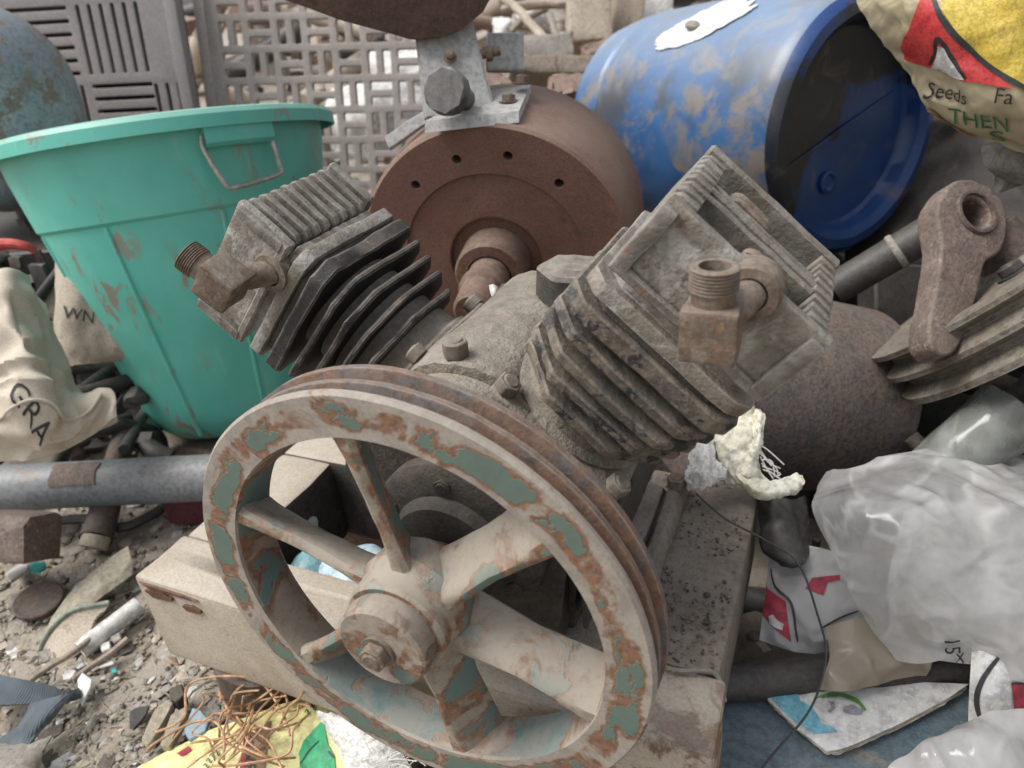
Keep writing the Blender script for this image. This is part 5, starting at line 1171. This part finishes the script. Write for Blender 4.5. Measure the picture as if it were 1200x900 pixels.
shard('black_shard', [(151, 832), (160, 826), (174, 825), (173, 840), (166, 852), (160, 862), (154, 858), (153, 845)], zg + .012, .004, 'black_plastic', 'black plastic shard on the dirt left of the rusty can', 'shard', (.1, -.3))
shard('brown_lump', [(204, 818), (218, 812), (222, 826), (212, 834), (204, 830)], zg + .012, .018, 'dark_casting', 'dark brown lump beside the rusty can', 'lump')
shard('yellow_chip', [(168, 872), (186, 840), (202, 830), (208, 834), (196, 852), (182, 872), (174, 878)], zg + .01, .012, 'leather', 'left of two yellowish wood chips near the seed packet', 'wood chip', (0, .2))
shard('yellow_chip', [(190, 878), (205, 846), (222, 838), (224, 844), (210, 862), (200, 880)], zg + .012, .012, 'leather', 'right of two yellowish wood chips near the seed packet', 'wood chip', (0, .2))
shard('blue_chip', [(216, 858), (228, 834), (238, 838), (248, 848), (242, 860), (222, 868)], zg + .02, .005, 'blue_chip', 'pale blue plate fragment below the rusty can', 'fragment', (.1, .2))
shard('orange_chip', [(196, 768), (206, 770), (212, 784), (205, 782)], .07, .004, 'packet_brown', 'orange chip wedged under the corner of the base frame', 'chip', (0, -.4))
c_ = G(46, 706, .010); bm = bmesh.new(); lathe(bm, [(0, 0), (.031, 0), (.033, .002), (.033, .006), (.031, .0075), (.024, .006), (0, .006)], c_, (Z + RH_ * .15 - FH * .1), 40, closed=False, wob=.0006); ob('round_disc', bm, 'rust_scrap', label='flat brown disc half hidden by the old leather strip', cat='disc')
# leather and rag strips
g = pgrid([[(-6, 832, .925), (34, 786, .955), (68, 735, .985), (98, 688, 1.03), (128, 652, 1.07)], [(2, 842, .915), (46, 796, .945), (80, 745, .975), (108, 700, 1.02), (138, 664, 1.06)]])
s = Sheet(g, .010, 22, 71, .5, .002); ob('rag_strip', s.mesh(60, 12, .004, .0), 'rag', label='frayed grey rag strip along the leather pieces', cat='rag')
g = pgrid([[(46, 770, 1.0), (62, 722, 1.01), (95, 680, 1.04), (150, 640, 1.08)], [(56, 756, .985), (78, 716, .995), (108, 688, 1.02), (154, 656, 1.06)], [(64, 750, .985), (88, 724, .99), (116, 702, 1.01), (154, 674, 1.05)]])
s = Sheet(g, .007, 20, 73, .5); ob('leather_strip', s.mesh(50, 20, .003), 'leather', label='long curled olive leather strip on the dirt', cat='leather strip')
g = pgrid([[(44, 774, .975), (58, 740, .975), (85, 716, .98), (128, 706, .99)], [(46, 775, .968), (66, 754, .965), (90, 734, .972), (122, 716, .985)], [(48, 776, .960), (78, 774, .948), (100, 754, .957), (112, 722, .98)]])
s = Sheet(g, .004, 20, 75, .4); t = ob('leather_upper', s.mesh(36, 30, .0035), 'canvas_shade', label='cupped cream and green leather shoe upper on the dirt', cat='leather')
bm = bmesh.new(); tube(bm, [s(k / 10, .01, .002) for k in range(11)], .0032, 8, 4); ob('green_lining', bm, 'sage', t)
bm = bmesh.new(); tube(bm, [G(85, 797, .02), G(105, 782, .02), G(130, 765, .025), G(150, 748, .03)], .004, 8, 5); ob('twig', bm, 'old_wood', label='thin crooked twig below the white plastic pipe', cat='twig')
bm = bmesh.new(); tube(bm, [G(32, 800, .025), G(60, 780, .03), G(85, 765, .035), G(110, 745, .03)], .004, 8, 5); ob('twig', bm, 'old_wood', label='brown twig along the edge of the leather shoe upper', cat='twig')
# webbing straps
g = ggrid([[(-40, 775, .05), (0, 790, .055), (40, 800, .055), (75, 810, .045), (92, 806, .03)], [(-40, 800, .05), (0, 808, .05), (40, 812, .045), (78, 816, .04), (95, 812, .028)], [(-40, 825, .05), (0, 826, .045), (40, 824, .038), (78, 822, .032), (95, 818, .025)]])
s = Sheet(g, .003, 30, 77, .4); ob('webbing_strap', s.mesh(50, 16, .003), 'webbing', label='upper piece of dark blue-grey webbing strap at the left edge', cat='strap')
g = ggrid([[(84, 812, .05), (70, 815, .055), (50, 820, .055), (35, 825, .05)], [(70, 832, .045), (56, 838, .05), (38, 842, .048), (22, 848, .04)], [(45, 860, .035), (30, 866, .035), (12, 868, .032), (-4, 868, .03)], [(25, 885, .03), (10, 885, .03), (-10, 885, .028), (-30, 880, .028)]])
s = Sheet(g, .004, 30, 79, .4); ob('webbing_strap', s.mesh(24, 40, .003), 'webbing', label='lower folded piece of dark blue-grey webbing strap at the left edge', cat='strap')
g = ggrid([[(-20, 868, .03), (30, 872, .035), (62, 862, .03)], [(-20, 890, .04), (25, 892, .045), (50, 885, .035)], [(-20, 930, .03), (30, 930, .03), (60, 915, .02)]])
s = Sheet(g, .007, 24, 81, .5); ob('rag', s.mesh(30, 30, .003, .03), 'rag', label='grey-green rag in the lower left corner', cat='rag')
# rusty can carrying the base
bm = bmesh.new(); cx_ = V((-.30, .118, 0)); lathe(bm, [(0, .006), (.062, .006), (.066, .008), (.067, .0), (.070, .0), (.070, .03), (.0715, .032), (.070, .034), (.070, .084), (.067, .087), (0, .087)], cx_, V((.03, .02, 1)), 64, closed=False, wob=.0012); ob('rusty_can', bm, 'rust_scrap', label='dark rusty can propping up the front corner of the base', cat='can')
for (x, y) in ((.1, .35), (-.33, .36), (.14, .16)):
    bm = bmesh.new(); box(bm, V((x, y, .044)), (.11, .08, .090), None, .004, 1, 2, .004, 14); ob('prop_brick', bm, 'brick', label={.1: 'brick under the back of the compressor crankcase', -.33: 'brick under the back left corner of the base', .14: 'brick under the front right part of the base'}[x], cat='brick')
# seed packet, twine tangle, white fibre sack
g = ggrid([[(150, 905, .012), (235, 862, .03), (300, 838, .05), (345, 822, .06), (385, 812, .065)], [(155, 925, .015), (250, 885, .045), (310, 862, .06), (350, 848, .07), (400, 842, .07)], [(160, 950, .012), (260, 915, .035), (320, 900, .05), (360, 890, .055), (410, 885, .06)], [(170, 980, .012), (270, 960, .02), (330, 950, .03), (370, 945, .035), (420, 940, .04)]])
s = Sheet(g, .006, 16, 83, .6); t = ob('seed_packet', s.mesh(80, 50, .0012), 'packet_yellow', label='yellow seed packet with green leaf print under the twine', cat='packet')
ob('leaf_print', print_poly(s, [[(352, 902), (350, 882), (356, 868), (372, 860), (376, 846), (380, 850), (384, 872), (392, 885), (394, 906)]], .0015), 'leaf_green', t)
ob('leaf_vein', print_poly(s, stroke([(352, 895), (362, 880), (374, 868)], 2) + stroke([(385, 880), (392, 888)], 3), .0022), 'black_print', t)
ob('brown_band', print_poly(s, [[(290, 862), (318, 845), (310, 905), (284, 905)]], .0015), 'packet_brown', t)
ob('band_edge', print_poly(s, [[(288, 862), (293, 862), (288, 905), (282, 905)]], .0022), 'red_print', t)
ob('packet_text', print_text(s, 'SNO', (301, 903), (-2, -20), (-15, -4), 0, .0024), 'black_print', t)
ob('packet_text', print_poly(s, sum([stroke([(x, y), (x + 3, y - 3), (x + 5, y + 2), (x + 8, y - 1)], 1.4) for (x, y) in ((357, 836), (364, 832), (362, 829), (238, 898), (242, 892), (246, 887), (252, 884))], []), .0020, 5), 'black_print', t)
ob('red_flower_print', print_poly(s, [[(208, 884), (222, 876), (226, 880), (214, 888)], [(346, 848), (350, 846), (351, 850), (347, 852)], [(250, 869), (256, 866), (257, 869), (251, 872)]], .0015), 'red_print', t)
rnd = random.Random(12); tw = thing('twine_tangle', G(300, 870, .04), 'tangle of thin orange-brown twine on the yellow seed packet', 'twine')
for k in range(22):
    a = (rnd.uniform(255, 365), rnd.uniform(800, 850)); b = (rnd.uniform(170, 360), rnd.uniform(850, 930)); m = ((a[0] + b[0]) / 2 + rnd.uniform(-50, 40), (a[1] + b[1]) / 2 + rnd.uniform(-35, 30))
    zb0 = lambda x, y: .06 + .02 * (x - 200) / 200
    pts = [G(a[0], a[1], zb0(*a) + rnd.uniform(.0, .02)), G((a[0] + m[0]) / 2 + rnd.uniform(-14, 14), (a[1] + m[1]) / 2 + rnd.uniform(-14, 8), zb0(*m) + rnd.uniform(.01, .045)), G(m[0], m[1], zb0(*m) + rnd.uniform(.01, .04)), G((b[0] + m[0]) / 2 + rnd.uniform(-14, 14), (b[1] + m[1]) / 2 + rnd.uniform(-10, 12), zb0(*m) + rnd.uniform(.005, .03)), G(b[0], b[1], zb0(*b) - .01)]
    bm = bmesh.new(); tube(bm, pts, rnd.uniform(.0009, .0014), 5, 9); ob('twine_strand', bm, 'copper_twine', tw)
for pts in ([(262, 840), (275, 812), (292, 800), (308, 802), (322, 820), (334, 842), (340, 862)], [(172, 882), (180, 872), (222, 848), (250, 845), (262, 862), (262, 890)], [(330, 812), (352, 808), (368, 815), (358, 826), (335, 834), (318, 830)]):
    bm = bmesh.new(); tube(bm, [G(x, y, .085) for x, y in pts], .0014, 6, 8); ob('twine_strand', bm, 'copper_twine', tw)
g = ggrid([[(372, 830, .075), (400, 838, .08), (440, 850, .08), (470, 870, .07)], [(382, 862, .06), (410, 868, .075), (445, 880, .075), (480, 895, .06)], [(390, 910, .04), (420, 912, .05), (460, 915, .05), (500, 920, .04)], [(392, 950, .02), (430, 950, .03), (470, 950, .03), (510, 950, .02)]])
s = Sheet(g, .008, 26, 85, .7, .002); t = ob('fibre_sack', s.mesh(50, 50, .0015, .03), 'white_cloth', label='frayed white woven plastic sack below the belt wheel', cat='sack')
for k in range(26):
    bm = bmesh.new(); p = s(rnd.uniform(.4, 1), rnd.uniform(.1, .6), .002); q = RH_ * rnd.uniform(.01, .05) + Z * rnd.uniform(.0, .02) - FH * rnd.uniform(-.01, .03); tube(bm, [p, p + q * .5 + Z * .008, p + q], .0006, 5, 4); ob('loose_fibre', bm, 'white_cloth', t)

# gravel, crumbs and chips: nobody could count them
def litter(name, n, spot, size, mats, label, seed, flat=.55):
    rnd = random.Random(seed); bm = bmesh.new(); src = []
    for k in range(5):
        b = bmesh.new(); bmesh.ops.create_icosphere(b, subdivisions=1, radius=1)
        src.append(([v.co * (1 + .7 * nz(v.co, .9, k)) for v in b.verts], [[v.index for v in f.verts] for f in b.faces])); b.free()
    for i in range(n):
        x, y = spot(rnd); s = size[0] + (size[1] - size[0]) * rnd.random() ** 3; vs, fs = src[rnd.randrange(5)]; a = rnd.uniform(0, 6.28); e, f_ = rnd.uniform(.6, 1.9), rnd.uniform(.25, flat * 1.6); ca, sa = cos(a), sin(a); mi = rnd.choice(mats[1])
        z = gh(x, y) + s * .15; V_ = [bm.verts.new((x + s * (v.x * e * ca - v.y * sa), y + s * (v.x * e * sa + v.y * ca), z + v.z * s * f_)) for v in vs]
        for f in fs: bm.faces.new([V_[q] for q in f]).material_index = mi
    return ob(name, bm, mats[0], label=label, cat='gravel', kind='stuff', origin=(0, 0, 0), smooth=False)
def spotL(r):
    while True:
        p = G(r.uniform(-40, 420), r.uniform(585, 940), 0)
        if p.y < .6: return p.x, p.y
litter('gravel', 9000, spotL, (.0008, .0055), (['stone', 'dirt', 'dark_casting', 'white_plastic', 'leather', 'rust_scrap', 'teal_plastic'], [0] * 6 + [1] * 22 + [2] * 4 + [3] * 2 + [4] * 5 + [5] * 2 + [6] * 0), 'fine gravel, crumbs and chips strewn over the dirt', 4)
litter('litter_flakes', 900, spotL, (.003, .013), (['leather', 'rag', 'stone', 'white_plastic', 'pale_wood', 'old_wood', 'dark_casting'], [0, 0, 1, 1, 2, 3, 4, 4, 5, 6]), 'flat dry flakes and scraps strewn over the dirt', 14, .12)
litter('gravel', 3500, lambda r: (r.uniform(-2.6, 1.4), r.uniform(-1.4, 1.4)), (.002, .014), (['stone', 'dirt', 'dark_casting', 'white_plastic', 'leather', 'old_wood'], [0, 0, 1, 1, 1, 1, 2, 3, 4, 5]), 'loose stones and crumbs over the whole yard floor', 24)
def spotB(r): return r.uniform(-2.6, 1.6), r.uniform(1.3, 4.5)
litter('gravel', 2500, spotB, (.01, .06), (['stone', 'dirt', 'old_wood', 'brick', 'pale_wood', 'white_plastic'], [0, 1, 1, 2, 2, 3, 4, 5]), 'distant rubble and chips behind the panels', 9)
# dry straw and fibres on the dirt
bm = bmesh.new(); rnd = random.Random(31)
for k in range(420):
    x, y = spotL(rnd); a = rnd.uniform(0, 6.28); L = rnd.uniform(.008, .04); p = V((x, y, gh(x, y) + .003)); d = V((cos(a), sin(a), rnd.uniform(-.05, .25))) * L
    tube(bm, [p, p + d * .5 + V((rnd.gauss(0, .003), rnd.gauss(0, .003), .002)), p + d], rnd.uniform(.0004, .0011), 4, 2)
ob('dry_straw', bm, 'leather', label='dry straw and fibres scattered over the dirt', cat='straw', kind='stuff')

# ================================================================== BACKGROUND YARD
def lump(name, px, py, d, size, mat, label, cat, ax=None, amp=.01, bev=.008):
    bm = bmesh.new(); box(bm, U(px, py, d), size, ax or (RX, UP, FW), bev, 2, 3, amp, 6 / max(size)); return ob(name, bm, mat, label=label, cat=cat)
def tilted(a, b=0): x = (RX * cos(a) + UP * sin(a)).normalized(); f = (FW * cos(b) + x * sin(b)).normalized(); x = (x - f * x.dot(f)).normalized(); return (x, f.cross(x) * -1, f)
lump('pale_block', 688, 14, 2.3, (.13, .24, .14), 'pale_wood', 'pale tan stone block standing at the back, left of the post', 'block', tilted(.06))
lump('brown_post', 735, 18, 2.45, (.10, .33, .10), 'old_wood', 'brown wooden post at the back, right of the tan block', 'post', tilted(-.05))
lump('white_post', 770, 0, 2.6, (.10, .26, .08), 'white_plastic', 'chipped white post at the back beside the blue barrel', 'post', tilted(-.08))
lump('timber_beam', 650, 84, 1.9, (.24, .045, .10), 'old_wood', 'brown timber beam lying across behind the rusty drum', 'timber', tilted(-.02))
lump('brick', 668, 104, 1.75, (.10, .05, .06), 'brick', 'reddish brick under the brown timber beam', 'brick', tilted(.05))
lump('brick', 702, 62, 2.1, (.10, .05, .06), 'brick', 'brown brick lying against the brown wooden post', 'brick', tilted(.3))
lump('stone_slab', 640, 60, 2.2, (.16, .07, .08), 'stone', 'grey stone slab on top of the brown timber beam', 'slab', tilted(.1))
lump('pale_plank', 790, 40, 2.3, (.10, .14, .05), 'pale_wood', 'short pale plank standing behind the blue barrel', 'plank', tilted(.2))
rnd = random.Random(5)
for k, (a, b, r, m, lab) in enumerate([((585, -8), (652, 62), .013, 'pale_wood', 'long pale stick slanting across the back above the beam'), ((590, 12), (668, 4), .016, 'old_wood', 'brown branch lying level at the top edge'), ((600, 36), (640, 10), .012, 'old_wood', 'short dark branch crossing the long pale stick'), ((640, 8), (660, 70), .012, 'rag', 'grey stick leaning left of the tan stone block'), ((598, 48), (650, 46), .010, 'brick', 'reddish stick just above the timber beam')]):
    bm = bmesh.new(); p, q = U(*a, 2.35 + .1 * k), U(*b, 2.2 + .1 * k); tube(bm, [p, p * .6 + q * .4 + UP * .01, q], r, 10, 6)
    for v in bm.verts: v.co += V((1, 1, 1)) * .004 * nz(v.co, 30)
    ob('stick', bm, m, label=lab, cat='stick')
for k, (px, py, d, w, h, lab) in enumerate([(592, 28, 2.6, .08, .07, 'crumpled white bag at the back above the drum bracket'), (625, 14, 2.9, .11, .06, 'white plastic scrap behind the slanting pale stick'), (475, 75, 2.2, .2, .16, 'white plastic sheet seen through the lattice panel'), (440, 130, 2.1, .28, .2, 'pale grey plastic sheet behind the lower lattice panel')]):
    c = U(px, py, d); g = [[c + RX * w * (i / 3 - .5) * 1.2 + UP * h * (.5 - j / 3) * 1.2 + FW * (.05 * ((i - 1.5) ** 2 + (j - 1.5) ** 2) * w * 2 + .02 * rnd.random()) for i in range(4)] for j in range(4)]
    s = Sheet(g, w * .14, 1.6 / w, 90 + k, .6); ob('white_bag', s.mesh(26, 26, .002, .05), 'white_cloth' if k < 3 else 'white_print', label=lab, cat='bag' if k < 1 else 'plastic')
clutter('rubble', ['old_wood', 'pale_wood', 'brick', 'rust_scrap', 'stone', 'rag'], 420, lambda r: (r.uniform(-2.4, 1.2), r.uniform(1.9, 3.6), r.uniform(.1, .35)), (.04, .15), 'heap of broken wood, bricks and scrap at the back of the yard', 15)
clutter('rubble', ['old_wood', 'pale_wood', 'dark_steel', 'rust_scrap', 'stone', 'brick', 'rag'], 500, lambda r: (r.uniform(-4, 2.5), r.uniform(3.4, 6.5), r.uniform(.2, .8)), (.06, .25), 'far heap of timber and scrap along the yard edge', 16)

# things of one kind share a group
GROUPS = {'white_shard': 'white chips on the dirt', 'stick': 'sticks at the back of the yard', 'shade_sack': 'unseen sacks added to block sky light', 'prop_brick': 'bricks propping up the base',
          'canvas_bag': 'canvas bags left of the tub', 'seed_sack': 'sacks at the upper right', 'clear_bag': 'clear bags at the right', 'webbing_strap': 'webbing straps', 'yellow_chip': 'wood chips by the packet',
          'twig': 'twigs on the dirt', 'dark_pipe': 'dark steel pipes', 'plastic_bag': 'bags under the base frame', 'white_bag': 'pale plastic at the back', 'brick': 'bricks at the back'}
for o in COL.objects:
    k = o.name.split('.')[0]
    if o.parent is None and k in GROUPS: o['group'] = GROUPS[k]
